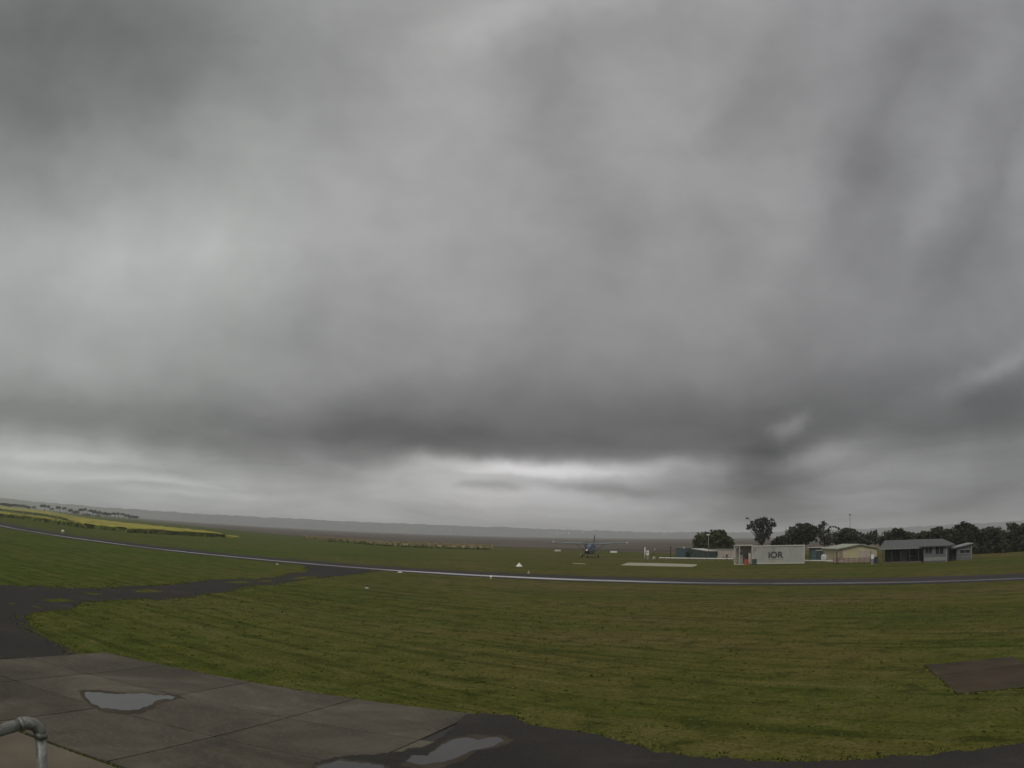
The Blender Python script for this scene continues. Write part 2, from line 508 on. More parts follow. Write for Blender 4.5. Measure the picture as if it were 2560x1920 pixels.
M_DARKGREEN = paint('dark_green_steel', (.040, .060, .052), .5)
M_BLUEGREEN = paint('blue_green_steel', (.060, .095, .110), .5)
M_CREAMPINK = paint('cream_cladding', (.42, .36, .31), .6, dirt=(.27, .23, .19))
M_CREAM = paint('cream_sheet', (.44, .385, .24), .55, .08, .8)
M_CREAMROOF = paint('cream_roof', (.30, .31, .235), .5)
M_FENCEBOARD = paint('faded_red_board', (.24, .175, .145), .75, .2, 2)
M_GREYROOF = paint('grey_roof', (.080, .082, .080), .6, .1, 1)
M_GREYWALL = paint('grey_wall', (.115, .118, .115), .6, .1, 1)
M_SHADEWALL = paint('shaded_grey_wall', (.040, .042, .042), .7)  # darker copy of the grey wall: verandah and lean-to shade put into the colour
M_PALETRIM = paint('pale_trim', (.21, .215, .21), .5)
M_PANE = NT('window_glass'); M_PANE.col((.020, .024, .028)); M_PANE.set(Roughness=.06, IOR=1.5)
a = M_PANE.noise(1.5); M_PANE.bump(a, .02, .01); M_PANE = M_PANE.m
M_BLACK = paint('black_rubber', (.012, .012, .012), .7)
M_DARKPOST = paint('dark_timber', (.030, .024, .020), .8)
M_BARK = NT('bark'); a = M_BARK.noise(3, 5, .6, stretch=(1, 1, .2)); M_BARK.col(M_BARK.ramp(a, [(.3, (.035, .028, .022)), (.7, (.11, .095, .08))])); M_BARK.set(Roughness=.9); M_BARK.bump(a, .4, .03); M_BARK = M_BARK.m


def foliage(name, dark, midc, light):
    t = NT(name)
    a = t.noise(.75, 4, .6); b = t.noise(3.5, 3, .6)
    c = t.ramp(a, [(.3, dark), (.5, midc), (.72, light)])
    c = t.mix(t.ramp(b, [(.4, (.5, .5, .5)), (.6, (0, 0, 0))]), c, dark)
    t.col(c); t.set(Roughness=.75); t.b.inputs['Specular IOR Level'].default_value = .2
    return t.m


M_LEAF_D = foliage('dark_foliage', (.013, .016, .008), (.033, .038, .018), (.066, .072, .034))
M_LEAF_G = foliage('green_foliage', (.014, .020, .009), (.030, .038, .016), (.055, .062, .026))
M_LEAF_E = foliage('gum_foliage', (.018, .020, .014), (.048, .052, .032), (.095, .100, .062))
M_LEAF_B = foliage('brush_foliage', (.020, .026, .009), (.055, .064, .019), (.100, .112, .036))
M_FAR = foliage('far_foliage', (.014, .015, .011), (.026, .027, .018), (.045, .045, .03))
t = NT('canola_bloom'); a = t.noise(.06, 5, .65, stretch=(.4, 1.4, 1), rz=.6); b = t.noise(1.2, 4, .7)
c = t.ramp(a, [(.34, (.11, .13, .010)), (.5, (.27, .235, .010)), (.66, (.38, .31, .012))])
t.col(t.mix(t.ramp(b, [(.4, (.4, .4, .4)), (.55, (0, 0, 0))]), c, (.085, .095, .010))); t.set(Roughness=.8); t.bump(b, .6, .2); M_CANOLA = t.m
t = NT('canola_stem'); a = t.noise(.8, 4, .6); t.col(t.ramp(a, [(.3, (.060, .088, .014)), (.7, (.125, .150, .024))])); t.set(Roughness=.9); M_STEM = t.m
t = NT('dry_grass'); a = t.noise(.2, 4, .6, stretch=(.3, 1, 1)); t.col(t.ramp(a, [(.3, (.17, .14, .06)), (.7, (.30, .25, .13))])); t.set(Roughness=.9); M_DRY = t.m
t = NT('tuft_blades'); oi = t.noise(.5, 4, .65)
t.col(t.ramp(oi, [(.3, (.055, .090, .012)), (.5, (.095, .105, .022)), (.7, (.14, .118, .044))])); t.set(Roughness=.8); t.b.inputs['Specular IOR Level'].default_value = .1; M_TUFT = t.m


# ------------------------------------------------------------------ setting: ground, marsh, hills, lake
rings = [0, 20, 45, 90, 160, 300, 600, 1200, 2500, 5000, 9000]
SEG = 96
gv = [(0, 0, 0)]; gf = []
for r in rings[1:]:
    for k in range(SEG):
        tt = 2 * math.pi * k / SEG; gv.append((r * math.cos(tt), r * math.sin(tt), 0))
for k in range(SEG): gf.append((0, 1 + k, 1 + (k + 1) % SEG))
for i in range(len(rings) - 2):
    for k in range(SEG):
        a0 = 1 + i * SEG
        gf.append((a0 + k, a0 + SEG + k, a0 + SEG + (k + 1) % SEG, a0 + (k + 1) % SEG))
me = bpy.data.meshes.new('ground'); me.from_pydata(gv, [], gf); me.update()
tag(new_obj('ground', me, M_GRASS), kind='structure')


def ragged(pts, step, jx, jy, seed, closed=True):
    """subdivide an outline given in photo pixels and roughen it with rough noise, then it is laid on the ground"""
    rg = random.Random(seed); outp = []
    n = len(pts)
    tab = [[rg.uniform(-1, 1) for _ in range(4096)] for _ in range(3)]

    def vn(k, s_):
        i0 = int(s_) % 4096; f_ = s_ - int(s_); f_ = f_ * f_ * (3 - 2 * f_)
        return tab[k][i0] * (1 - f_) + tab[k][(i0 + 1) % 4096] * f_
    run_ = 0.0
    for i in range(n if closed else n - 1):
        (x0, y0), (x1, y1) = pts[i], pts[(i + 1) % n]
        ln = math.hypot(x1 - x0, (y1 - y0) * 4)
        k = max(1, int(ln / step))
        for j in range(k):
            s_ = j / k; a_ = run_ + s_ * ln
            oy = vn(0, a_ / 70) * .8 + vn(1, a_ / 24) * .6 + vn(2, a_ / 9) * .4
            ox = rg.uniform(-1, 1) * min(jx, step * .3)
            outp.append((x0 + (x1 - x0) * s_ + ox, y0 + (y1 - y0) * s_ + oy * jy))
        run_ += ln
    return outp


def arc(az0, az1, r, n=24):
    return [(r * math.sin(az0 + (az1 - az0) * i / n), r * math.cos(az0 + (az1 - az0) * i / n)) for i in range(n + 1)]


near = [(330, 1299.5), (430, 1309), (560, 1323), (640, 1331), (760, 1343), (860, 1350), (960, 1355), (1100, 1361), (1280, 1368), (1400, 1373), (1500, 1377), (1600, 1381), (1700, 1384), (1800, 1383), (1950, 1380), (2100, 1374)]
mp = [gp(*p) for p in ragged(near, 14, 4, .9, 3, closed=False)]
mp.append(gp(2100, 1374))
sheet('marsh', mp + arc(math.radians(55), math.radians(-33), 5200), 0.03, M_MARSH)

lake_pts = [(1252, 1341.6), (1275, 1342.3), (1300, 1342.4), (1304, 1341.8), (1290, 1341.2), (1268, 1340.9)]
sheet('lake', [gp(*p) for p in lake_pts], 0.2, M_WATER)

prof = [(-180, .35), (-90, .45), (-60, .5), (-45, .46), (-38, .44), (-33.5, .42), (-30.8, .38), (-28, .41), (-25, .46), (-21, .48), (-16.5, .53), (-12.7, .55), (-8.1, .57), (-4.3, .55), (0.2, .52), (3, .44), (6.4, .39), (10.6, .33), (14, .31), (20, .33), (26, .38), (32, .40), (45, .35), (90, .4), (180, .35)]
hv = []; hf = []
NA = 1500
rg = random.Random(5)
steps = [(4300, 0.0), (4450, .30), (4650, .62), (4850, .90), (5000, 1.0), (5400, .95), (6400, .4), (7600, 0.0)]
wob = 0
for i in range(NA):
    azd = -180 + 360 * i / NA
    for (a0, e0), (a1, e1) in zip(prof, prof[1:]):
        if a0 <= azd <= a1:
            e_deg = e0 + (e1 - e0) * (azd - a0) / (a1 - a0)
    top = CAM_H + 5000 * math.tan(math.radians(e_deg))
    wob = wob * .75 + rg.uniform(-1.6, 1.6)
    for j, (r, s_) in enumerate(steps):
        z = top * s_ * (1 + .0 * s_) + (wob + rg.uniform(-1.5, 3.2) if j == 4 else rg.uniform(-1, 1) * (3 if 0 < s_ else 0))
        if s_ == 0: z = -.4
        hv.append((r * math.sin(math.radians(azd)), r * math.cos(math.radians(azd)), z))
ns = len(steps)
for i in range(NA):
    i2 = (i + 1) % NA
    for j in range(ns - 1):
        hf.append((i * ns + j, i * ns + j + 1, i2 * ns + j + 1, i2 * ns + j))
me = bpy.data.meshes.new('hills'); me.from_pydata(hv, [], hf); me.update()
tag(new_obj('hills', me, M_HILL), kind='structure')

# ------------------------------------------------------------------ runway, taxiway, aprons, pads
c_px = [(-420, 1238), (0, 1314.2), (160, 1341), (320, 1363.6), (480, 1383), (640, 1399), (800, 1412.5), (960, 1423.5), (1120, 1432.5), (1280, 1440), (1440, 1447), (1620, 1454), (1780, 1458.5), (1940, 1461.4), (2100, 1462), (2240, 1459.6), (2370, 1453.4), (2559, 1439.2), (2900, 1408)]
cl = np.array([gp(*p) for p in c_px])
# a smooth centre line through those ground points: across-track offset as a cubic of along-track distance
ud = np.array([math.cos(RW_ANG), math.sin(RW_ANG)]); vd = np.array([-ud[1], ud[0]])
su = (cl - cl[9]) @ ud; sv = (cl - cl[9]) @ vd
ok_ = slice(1, 18)
co = np.polyfit(su[ok_], sv[ok_], 3)
u0, u1 = su[1] * 1.0, su[17] * 1.0


def rw(s_, off=0.0):
    ss = min(max(s_, u0), u1)
    base_v = np.polyval(co, ss); dv = np.polyval(np.polyder(co), ss)
    base_v += dv * (s_ - ss)
    nrm = np.array([-dv, 1.0]) / math.hypot(dv, 1)
    p = cl[9] + ud * (s_ + nrm[0] * off) + vd * (base_v + nrm[1] * off)
    return (float(p[0]), float(p[1]))


S = np.linspace(u0 - 190, u1 + 150, 160)
rgr = random.Random(9)
farE = [rw(s_, 8.2 + rgr.uniform(-.35, .35)) for s_ in S]; nearE = [rw(s_, -3.4 + rgr.uniform(-.3, .3)) for s_ in S]
sheet('runway', farE + nearE[::-1], 0.012, M_RUN)
# rain water standing along the worn strip of the runway: wide in places, nearly dry in others
wl_ = []; wr_ = []
wn = 0
for s_ in S:
    wn = wn * .75 + rgr.uniform(-.4, .4)
    hw_ = .50 + .95 * max(0, 1 - abs(s_ - 12) / 70)
    wl_.append(rw(s_, hw_ + wn * .5)); wr_.append(rw(s_, -hw_ + wn * .4))
sheet('standing_water', wl_ + wr_[::-1], 0.018, M_WETFILM)

twy = [(-160, 1453), (-60, 1458), (0, 1462), (80, 1467), (200, 1470), (290, 1467), (430, 1462), (520, 1453), (640, 1447), (700, 1441), (745, 1432), (768, 1425), (762, 1418), (748, 1411), (960, 1424), (925, 1429), (890, 1434), (840, 1439), (790, 1446), (740, 1455), (690, 1462), (640, 1465), (560, 1480), (500, 1488), (420, 1499), (350, 1499), (260, 1500), (205, 1511), (150, 1528), (78, 1531), (62, 1546), (72, 1562), (92, 1585), (130, 1604), (165, 1618), (196, 1640), (100, 1649), (0, 1656.5), (-120, 1666), (-170, 1560)]
TWY = [gp(*p) for p in ragged(twy, 6, 3, 3.0, 21)]
sheet('taxiway', TWY, 0.006, M_ASPH)
for i, pts in enumerate([[(180, 1484), (220, 1482), (260, 1485), (230, 1488)], [(560, 1456), (600, 1453), (640, 1457), (600, 1460)], [(100, 1500), (150, 1497), (190, 1503), (140, 1507)], [(330, 1476), (365, 1473), (410, 1478), (380, 1482), (345, 1481)], [(640, 1452.5), (665, 1450), (690, 1452.5), (672, 1455), (645, 1455)], [(62, 1546), (130, 1525), (170, 1530), (150, 1545), (90, 1552)], [(75, 1513), (95, 1516), (105, 1521), (85, 1519)], [(20, 1508), (38, 1508), (34, 1512), (22, 1511)], [(720, 1447), (755, 1441), (800, 1443), (770, 1448)]]):
    sheet('grass_patch', [gp(*p) for p in ragged(pts, 8, 4, .8, 40 + i)], 0.012, M_GRASS)

# concrete apron: slabs with open joints on a dark base
AO = np.array([-12.35, 24.95]); AU = np.array([.940, -.342]); AV = np.array([-.342, -.940])
A_ROT = math.atan2(AU[1], AU[0])


def ap(u, v): return tuple(AO + AU * u + AV * v)


apron = sheet('concrete_apron', [ap(0.02, .02), ap(12.5, .02), ap(18, 8.75), ap(0.02, 8.75)], 0.012, M_JOINT)
ucuts = [0, 2.6, 5.85, 9.15, 12.45, 15.7, 18.6]; vcuts = [0, 3.12, 5.7, 8.75]
J = .016
for j in range(3):
    for i in range(6):
        ua, ub = ucuts[i] + J, ucuts[i + 1] - J; va, vb = vcuts[j] + J, vcuts[j + 1] - J
        if ua >= 12.4 and j == 0: continue
        if ua >= 15.6 and j == 1: continue
        w, h = ub - ua, vb - va
        m = MB(); m.box((0, 0, 0), (w, h, .05), 0, bev=.03)
        o = m.build('slab', M_CONC, apron)
        cx_, cy_ = ap((ua + ub) / 2, (va + vb) / 2)
        o.location = (cx_, cy_, .016 + random.uniform(-.001, .001)); o.rotation_euler = (random.uniform(-.0008, .0008), random.uniform(-.0008, .0008), A_ROT)
# footpath in front of the building, raised a little above the apron
fp = [ap(-6, 8.83), ap(18, 9.05), ap(18, 14), ap(-6, 14)]
sheet('footpath', fp, 0.075, M_PATH, thick=.07)
# gravelly asphalt along the bottom of the view
gr_ = [(1168, 1787), (1215, 1789), (1270, 1797), (1330, 1818), (1390, 1830), (1440, 1834), (1483, 1839), (1545, 1856), (1590, 1874), (1640, 1884), (1700, 1893), (1760, 1900), (1860, 1907), (1960, 1912), (2080, 1906), (2200, 1900), (2330, 1893), (2430, 1880), (2560, 1864), (2800, 1850), (2900, 2200), (700, 2200), (760, 1960), (790, 1912), (850, 1900), (930, 1890), (1010, 1884), (1074, 1867), (1114, 1838)]
GRV = [gp(*p) for p in ragged(gr_, 8, 3, 4.0, 77)]
sheet('asphalt_forecourt', GRV, 0.052, M_ASPH)
# puddles
for i, (pts, z) in enumerate([([(208, 1731), (225, 1729), (265, 1733), (330, 1735), (420, 1738), (440, 1743), (428, 1747), (392, 1753), (370, 1765), (345, 1773), (305, 1774), (255, 1768), (236, 1760), (222, 1750)], .047), ([(1095, 1868), (1125, 1850), (1165, 1842), (1200, 1848), (1240, 1842), (1262, 1852), (1230, 1866), (1190, 1872), (1150, 1892), (1110, 1906), (1050, 1912), (1015, 1902), (1030, 1890), (1070, 1888)], .058), ([(790, 1914), (850, 1903), (920, 1907), (960, 1916), (940, 1950), (820, 1950)], .058)]):
    cxm = sum(p[0] for p in pts) / len(pts); cym = sum(p[1] for p in pts) / len(pts)
    sheet('damp_patch', [gp(*p, z - .003) for p in ragged([(cxm + (x - cxm) * 1.16 + 4, cym + (y - cym) * 1.32 + 2) for x, y in pts], 6, 3, 4.0, 90 + i)], z - .003, M_DAMP)
    sheet('puddle', [gp(*p, z) for p in ragged(pts, 6, 3, 3.0, 60 + i)], z, M_WATER)
# old concrete pad in the grass at the right, in two pours
pad = bpy.data.objects.new('concrete_pad', None); COL.objects.link(pad); tag(pad, kind='structure')
q = [gp(2312, 1664), gp(2530, 1643), gp(2620, 1700), gp(2393, 1736)]
ml, mr = gp(2342, 1691), gp(2562, 1663)
sheet('slab', [q[0], q[1], (mr[0] - .0, mr[1] + .02), (ml[0], ml[1] + .02)], .03, M_OLDPAD, kind=None, parent=pad, thick=.05)
sheet('slab', [ml, mr, gp(2640, 1712), gp(2420, 1733), q[3]], .026, M_OLDPAD, kind=None, parent=pad, thick=.05)
# pale concrete strip beyond the runway
sheet('concrete_strip', [gp(1552, 1413.4), gp(1570, 1407.2), gp(1650, 1408.6), gp(1743, 1411.4), gp(1740, 1415), gp(1730, 1417.4), gp(1640, 1415.6)], .05, paint('pale_concrete', (.30, .28, .20), .7, .15, .3), thick=.05)

# ------------------------------------------------------------------ airport building balcony rail in the foreground
el_p = at(99, 1797, 3.66); el_p = np.array(el_p)
lf = np.array(at(-160, 1872, 3.52))
dirr = (lf - el_p); dirr[2] *= 1.0; dirr /= np.linalg.norm(dirr)
hr = thing('handrail', 'galvanised pipe handrail with a rounded elbow at the lower left corner of the view', 'handrail', (float(el_p[0]), float(el_p[1]), 2.48))
R_ = .0245
zt = float(el_p[2]) - 2.48
p_e = Vector((0, 0, zt))
dr = Vector(dirr)
m = MB(); m.tube([p_e + dr * .085, p_e + dr * 1.6], R_, 20); m.build('top_rail', M_GALV, hr, True)
cpts = []
for i in range(9):
    t_ = math.pi / 2 * i / 8
    cpts.append(p_e + dr * (.085 * (1 - math.sin(t_))) + Vector((0, 0, -.075 * (1 - math.cos(t_)))))
m = MB(); m.tube([p_e + dr * .088] + cpts + [p_e + Vector((0, 0, -.08))], R_ + .0035, 20); m.build('elbow', M_GALV, hr, True)
m = MB(); m.tube([p_e + Vector((0, 0, -.06)), p_e + Vector((0, 0, -.083))], R_ + .007, 20); m.build('collar', M_GALV, hr, True)
m = MB(); m.tube([p_e + dr * .078, p_e + dr * .096], R_ + .0055, 20); m.build('collar', M_GALV, hr, True)
m = MB(); m.tube([p_e + Vector((0, 0, -.07)), Vector((0, 0, .0))], R_, 20); m.build('post', M_GALV, hr, True)
m = MB(); m.box((0, 0, .005), (.16, .16, .01), bev=.02); m.build('base_plate', M_GALV, hr)
ba = thing('balcony', 'concrete balcony landing carrying the galvanised handrail at lower left', 'balcony', (0, 0, 0))
bx, by = float(el_p[0]), float(el_p[1])
m = MB(); m.box((bx - 1.0, by - 2.0, 2.40), (2.4, 4.4, .16), bev=.02); m.build('landing', M_CONC, ba)
for dx_, dy_ in ((.0, .0), (-2.0, .0)):
    m = MB(); m.box((bx - .05 + dx_, by - .05 + dy_, 1.2), (.12, .12, 2.24)); m.build('support_post', M_GALV, ba)

# ------------------------------------------------------------------ parked aeroplane


def ring_se(cx_, cz, hw, hh, y, n=20, p=2.6, flat=0.0):
    out_ = []
    for k in range(n):
        a_ = 2 * math.pi * k / n
        ca, sa = math.cos(a_), math.sin(a_)
        x = math.copysign(abs(ca) ** (2 / p), ca) * hw; z = math.copysign(abs(sa) ** (2 / p), sa) * hh
        out_.append((cx_ + x, y, cz + z))
    return out_


gx, gy = gp(1480, 1394)
pl = thing('light_aircraft', 'blue high-wing propeller aeroplane facing the camera on the grass beyond the runway', 'aeroplane', (gx - .45, gy, 0.0), math.radians(-13.5))
M_ABLUE = paint('aircraft_blue', (.11, .18, .23), .3, .06, 1)
M_ANAVY = paint('aircraft_navy', (.020, .028, .055), .3, .06, 1)
M_AWHITE = paint('aircraft_white', (.62, .64, .66), .3, .05, 1)
M_METAL = paint('polished_metal', (.75, .76, .78), .18, .05, 2, metal=.6)
M_AGREY = paint('aircraft_grey', (.125, .145, .165), .35, .06, 1)
# nose towards -y; origin on the ground under the wing
fus = MB()
secs = [(-4.35, 1.55, .36, .36), (-4.1, 1.52, .48, .47), (-3.4, 1.50, .62, .60), (-2.5, 1.52, .74, .68), (-1.75, 1.62, .80, .80)]
fus.loft([ring_se(0, z, hw, hh, y) for y, z, hw, hh in secs]); fus.build('cowling', M_ANAVY, pl, True)
m = MB()
secs = [(-1.76, 1.62, .80, .80), (-1.0, 1.82, .83, 1.0), (-.4, 1.88, .84, 1.05), (1.5, 1.88, .84, 1.05), (2.8, 1.95, .72, .92), (4.3, 2.15, .48, .62), (6.1, 2.38, .22, .34), (6.9, 2.48, .10, .2)]
m.loft([ring_se(0, z, hw, hh, y) for y, z, hw, hh in secs]); m.build('fuselage', M_ABLUE, pl, True)
m = MB()
m.loft([ring_se(0, 1.18, .70, .30, -2.6), ring_se(0, 1.10, .78, .34, -1.5), ring_se(0, 1.08, .78, .34, 1.5), ring_se(0, 1.4, .5, .25, 3.4)]); m.build('cargo_pod', M_ANAVY, pl, True)
ws = MB(); ws.add([(-.66, -1.80, 2.18), (.66, -1.80, 2.18), (.74, -1.02, 2.78), (-.74, -1.02, 2.78), (-.66, -1.86, 2.18), (.66, -1.86, 2.18), (.74, -1.07, 2.80), (-.74, -1.07, 2.80)], [(4, 5, 6, 7), (0, 3, 2, 1), (0, 1, 5, 4), (1, 2, 6, 5), (2, 3, 7, 6), (3, 0, 4, 7)])
ws.build('windscreen', M_PANE, pl)
m = MB(); m.box((0, -1.44, 2.5), (.05, .04, .74)); o = m.build('windscreen_pillar', M_ABLUE, pl); o.rotation_euler = (0, 0, 0)
for sx_ in (-1, 1):
    for k, yy in enumerate((-.35, .75, 1.7)):
        m = MB(); m.box((sx_ * .845, yy, 2.28), (.03, .62, .46), bev=.05); m.build('window', M_PANE, pl)


def wing_ring(x, z, y0, chord, th):
    prof_ = [(0, 0), (.03, .45), (.12, .85), (.3, 1), (.6, .7), (1, .05), (.6, -.28), (.3, -.42), (.1, -.36), (.02, -.2)]
    return [(x, y0 + c_ * chord, z + t_ * th) for c_, t_ in prof_]


for sx_ in (-1, 1):
    m = MB()
    rr = [wing_ring(sx_ * .6, 2.86, -.75, 1.98, .27), wing_ring(sx_ * 2.5, 2.93, -.75, 1.95, .26), wing_ring(sx_ * 7.2, 3.12, -.55, 1.25, .16), wing_ring(sx_ * 7.62, 3.14, -.5, 1.15, .15)]
    if sx_ > 0: rr = rr[::-1]
    m.loft(rr); m.build('wing', M_AGREY, pl, True)
    m = MB(); rr = [wing_ring(sx_ * 7.6, 3.14, -.52, 1.17, .15), wing_ring(sx_ * 7.9, 3.16, -.48, 1.05, .14), wing_ring(sx_ * 7.96, 3.16, -.3, .8, .05)]
    if sx_ > 0: rr = rr[::-1]
    m.loft(rr); m.build('wing_tip', M_AWHITE, pl, True)
    m = MB(); m.tube([(sx_ * .80, -.1, 1.2), (sx_ * 3.0, .0, 2.86)], [.06, .05], 8); m.build('wing_strut', M_AGREY, pl, True)
    # tailplane
    m = MB(); rr = [wing_ring(sx_ * .1, 2.5, 5.6, 1.25, .09), wing_ring(sx_ * 3.1, 2.5, 5.85, .85, .06)]
    if sx_ > 0: rr = rr[::-1]
    m.loft(rr); m.build('tailplane', M_ABLUE, pl, True)
    # main wheels on spring legs
    m = MB(); m.tube([(sx_ * .6, .35, 1.0), (sx_ * 1.25, .38, .62), (sx_ * 1.72, .4, .37)], [.07, .06, .05], 8); lg = m.build('main_gear_leg', M_AGREY, pl, True)
    m = MB(); m.tube([(sx_ * 1.66, .4, .36), (sx_ * 1.70, .4, .36), (sx_ * 1.86, .4, .36), (sx_ * 1.90, .4, .36)], [.26, .36, .36, .26], 20); wh = m.build('main_wheel', M_BLACK, pl, True)
    m = MB(); m.tube([(sx_ * 1.90, .4, .36), (sx_ * 1.925, .4, .36)], .15, 14); m.build('hub', M_AWHITE, wh, True)
fin = MB(); fin.prism([(0, 0), (1, 0)], 0, 1) if False else None
fin.add([(-.05, 4.4, 2.6), (-.05, 6.9, 2.5), (-.03, 7.35, 4.72), (-.03, 6.35, 4.72), (.05, 4.4, 2.6), (.05, 6.9, 2.5), (.03, 7.35, 4.72), (.03, 6.35, 4.72)], [(0, 1, 2, 3), (7, 6, 5, 4), (0, 4, 5, 1), (1, 5, 6, 2), (2, 6, 7, 3), (3, 7, 4, 0)])
fin.build('tail_fin', M_ANAVY, pl)
m = MB(); m.tube([(0, 6.2, 3.72), (0, 6.12, 3.72)], [.12, .05], 10); m.build('fin_light', M_AWHITE, pl)
m = MB(); m.tube([(0, 6.8, 4.72), (0, 6.8, 4.86)], [.06, .04], 8); m.build('beacon', M_RED, pl)
m = MB(); m.tube([(0, -5.02, 1.56), (0, -4.9, 1.56), (0, -4.7, 1.56), (0, -4.36, 1.56)], [.03, .15, .24, .29], 18); m.build('spinner', M_METAL, pl, True)
for k in range(3):
    a_ = math.radians(90 + 120 * k + 25)
    m = MB(); ca, sa = math.cos(a_), math.sin(a_)
    pr = []
    for r_, w_, tw in ((.2, .07, 1.0), (.6, .10, .8), (1.0, .10, .5), (1.32, .06, .35)):
        tx, tz = -sa, ca
        ring_ = []
        for (a1, b1) in ((-1, -.15), (1, -.15), (1, .15), (-1, .15)):
            off = w_ * a1
            ring_.append((ca * r_ + tx * off * math.cos(tw), -4.6 + off * math.sin(tw) * .8 + b1 * .1, 1.56 + sa * r_ + tz * off * math.cos(tw)))
        pr.append(ring_)
    m.loft(pr); m.build('propeller_blade', M_BLACK, pl)
m = MB(); m.tube([(0, -3.3, 1.0), (0, -3.5, .5), (0, -3.52, .3)], [.07, .06, .05], 8); m.build('nose_gear_leg', M_AWHITE, pl, True)
m = MB(); m.tube([(-.12, -3.52, .3), (-.09, -3.52, .3), (.09, -3.52, .3), (.12, -3.52, .3)], [.2, .3, .3, .2], 18); m.build('nose_wheel', M_BLACK, pl, True)
m = MB(); m.box((0, -4.22, 1.12), (.44, .2, .16), bev=.05); m.build('intake', M_BLACK, pl)
m = MB(); m.tube([(.45, -3.6, 1.2), (.66, -3.3, 1.02)], .09, 10); m.build('exhaust', M_METAL, pl)
m = MB(); m.box((-1.98, .35, .62), (.10, .3, .34), bev=.03); m.build('wheel_light', M_AWHITE, pl)

# ------------------------------------------------------------------ white boards and markers on the field


def board(px0, px1, py, label):
    x0, y0 = gp(px0, py); x1, y1 = gp(px1, py)
    L = math.hypot(x1 - x0, y1 - y0); rz = math.atan2(y1 - y0, x1 - x0)
    b = thing('marker_board', label, 'marker board', ((x0 + x1) / 2, (y0 + y1) / 2, 0), rz, 'white marker boards beyond the aeroplane')
    m = MB(); m.box((0, 0, .48), (L, .08, .46), bev=.03); m.build('panel', M_MARK, b)
    for s_ in (-1, 1):
        m = MB(); m.box((s_ * L * .38, .06, .25), (.07, .07, .5)); m.build('leg', M_DARKPOST, b)


board(1386.5, 1402, 1380.5, "long white marker board on the grass under the aeroplane's wing at picture left")
board(1526, 1542.5, 1384.2, "long white marker board on the grass under the aeroplane's wing at picture right")


def gable(px, py, w, h, label, name='gable_marker', cap=False, rz=.3, mat=None):
    x, y = gp(px, py)
    g = thing(name, label, 'field marker', (x, y, 0), rz)
    m = MB(); m.add([(-w / 2, -w / 2, .02), (w / 2, -w / 2, .02), (w / 2, w / 2, .02), (-w / 2, w / 2, .02), (-.02 * w, 0, h), (.02 * w, 0, h)], [(0, 1, 5, 4), (2, 3, 4, 5), (1, 2, 5), (3, 0, 4), (3, 2, 1, 0)])
    m.build('cover', mat or M_MARK, g)
    m = MB(); m.box((0, 0, .01), (w * 1.08, w * 1.08, .02)); m.build('base', M_DARKPOST, g)
    if cap:
        m = MB(); m.tube([(0, 0, h - .02), (0, 0, h + .09)], [.07, .05], 10); m.build('lamp_cap', M_BLACK, g, True)
    return g


def cone(px, py, w, h, label, cat='field marker', mat=None):
    x, y = gp(px, py)
    g = thing('marker_cone', label, cat, (x, y, 0))
    m = MB(); m.tube([(0, 0, .03), (0, 0, h * .8), (0, 0, h)], [w / 2, w * .16, w * .08], 12); m.build('cone', mat or M_MARK, g, True)
    m = MB(); m.box((0, 0, .015), (w * 1.2, w * 1.2, .03), bev=.03); m.build('base', M_MARK, g)


def ball(px, py, w, h, label):
    x, y = gp(px, py)
    g = thing('runway_light', label, 'runway light', (x, y, 0), 0)
    m = MB(); m.tube([(0, 0, h * .35), (0, 0, h * .5), (0, 0, h * .8), (0, 0, h)], [w * .36, w * .5, w * .42, w * .1], 12); m.build('lens', M_MARK, g, True)
    m = MB(); m.tube([(0, 0, 0), (0, 0, h * .36)], [w * .45, w * .3], 10); m.build('base', M_PALETRIM, g)


gable(1298, 1416.5, .66, .56, 'largest white triangular gable marker, standing alone on the grass just beyond the runway', rz=.75)
gable(917, 1471.5, .30, .17, 'small cream marker with black lamp cap on grass right of the taxiway junction', cap=True, mat=M_CREAMPINK)
gable(693, 1411.5, .34, .18, 'small pinkish marker with dark cap on grass left of the taxiway junction', cap=True, mat=M_CREAMPINK, rz=.1)
gable(1000, 1431, .55, .10, 'low flat white marker at the near runway edge right of the taxiway mouth', rz=.2)
ball(1227.5, 1447, .27, .34, 'white runway light on the near runway edge left of the large white marker')
cone(1321.5, 1433, .26, .32, 'small yellowish cone on the far runway edge below the white gable marker', mat=M_CREAM)
ball(157, 1332.5, .62, .62, 'white runway light on the far runway edge in front of the yellow crop')
x0, y0 = gp(1434, 1409.3); x1, y1 = gp(1462, 1410.8)
L = math.hypot(x1 - x0, y1 - y0); rz = math.atan2(y1 - y0, x1 - x0)
fb = thing('ground_marker', 'thin pale ground marker lying flat on the grass below the aeroplane', 'ground marker', ((x0 + x1) / 2, (y0 + y1) / 2, 0), rz)
m = MB(); m.box((0, 0, .07), (L, .5, .08), bev=.05); m.build('panel', M_CREAM, fb)
for s_ in (-1, 1):
    m = MB(); m.box((s_ * L * .35, 0, .015), (.1, .4, .03)); m.build('bearer', M_DARKPOST, fb)

# ------------------------------------------------------------------ canola crop, tall grass, distant trees and houses


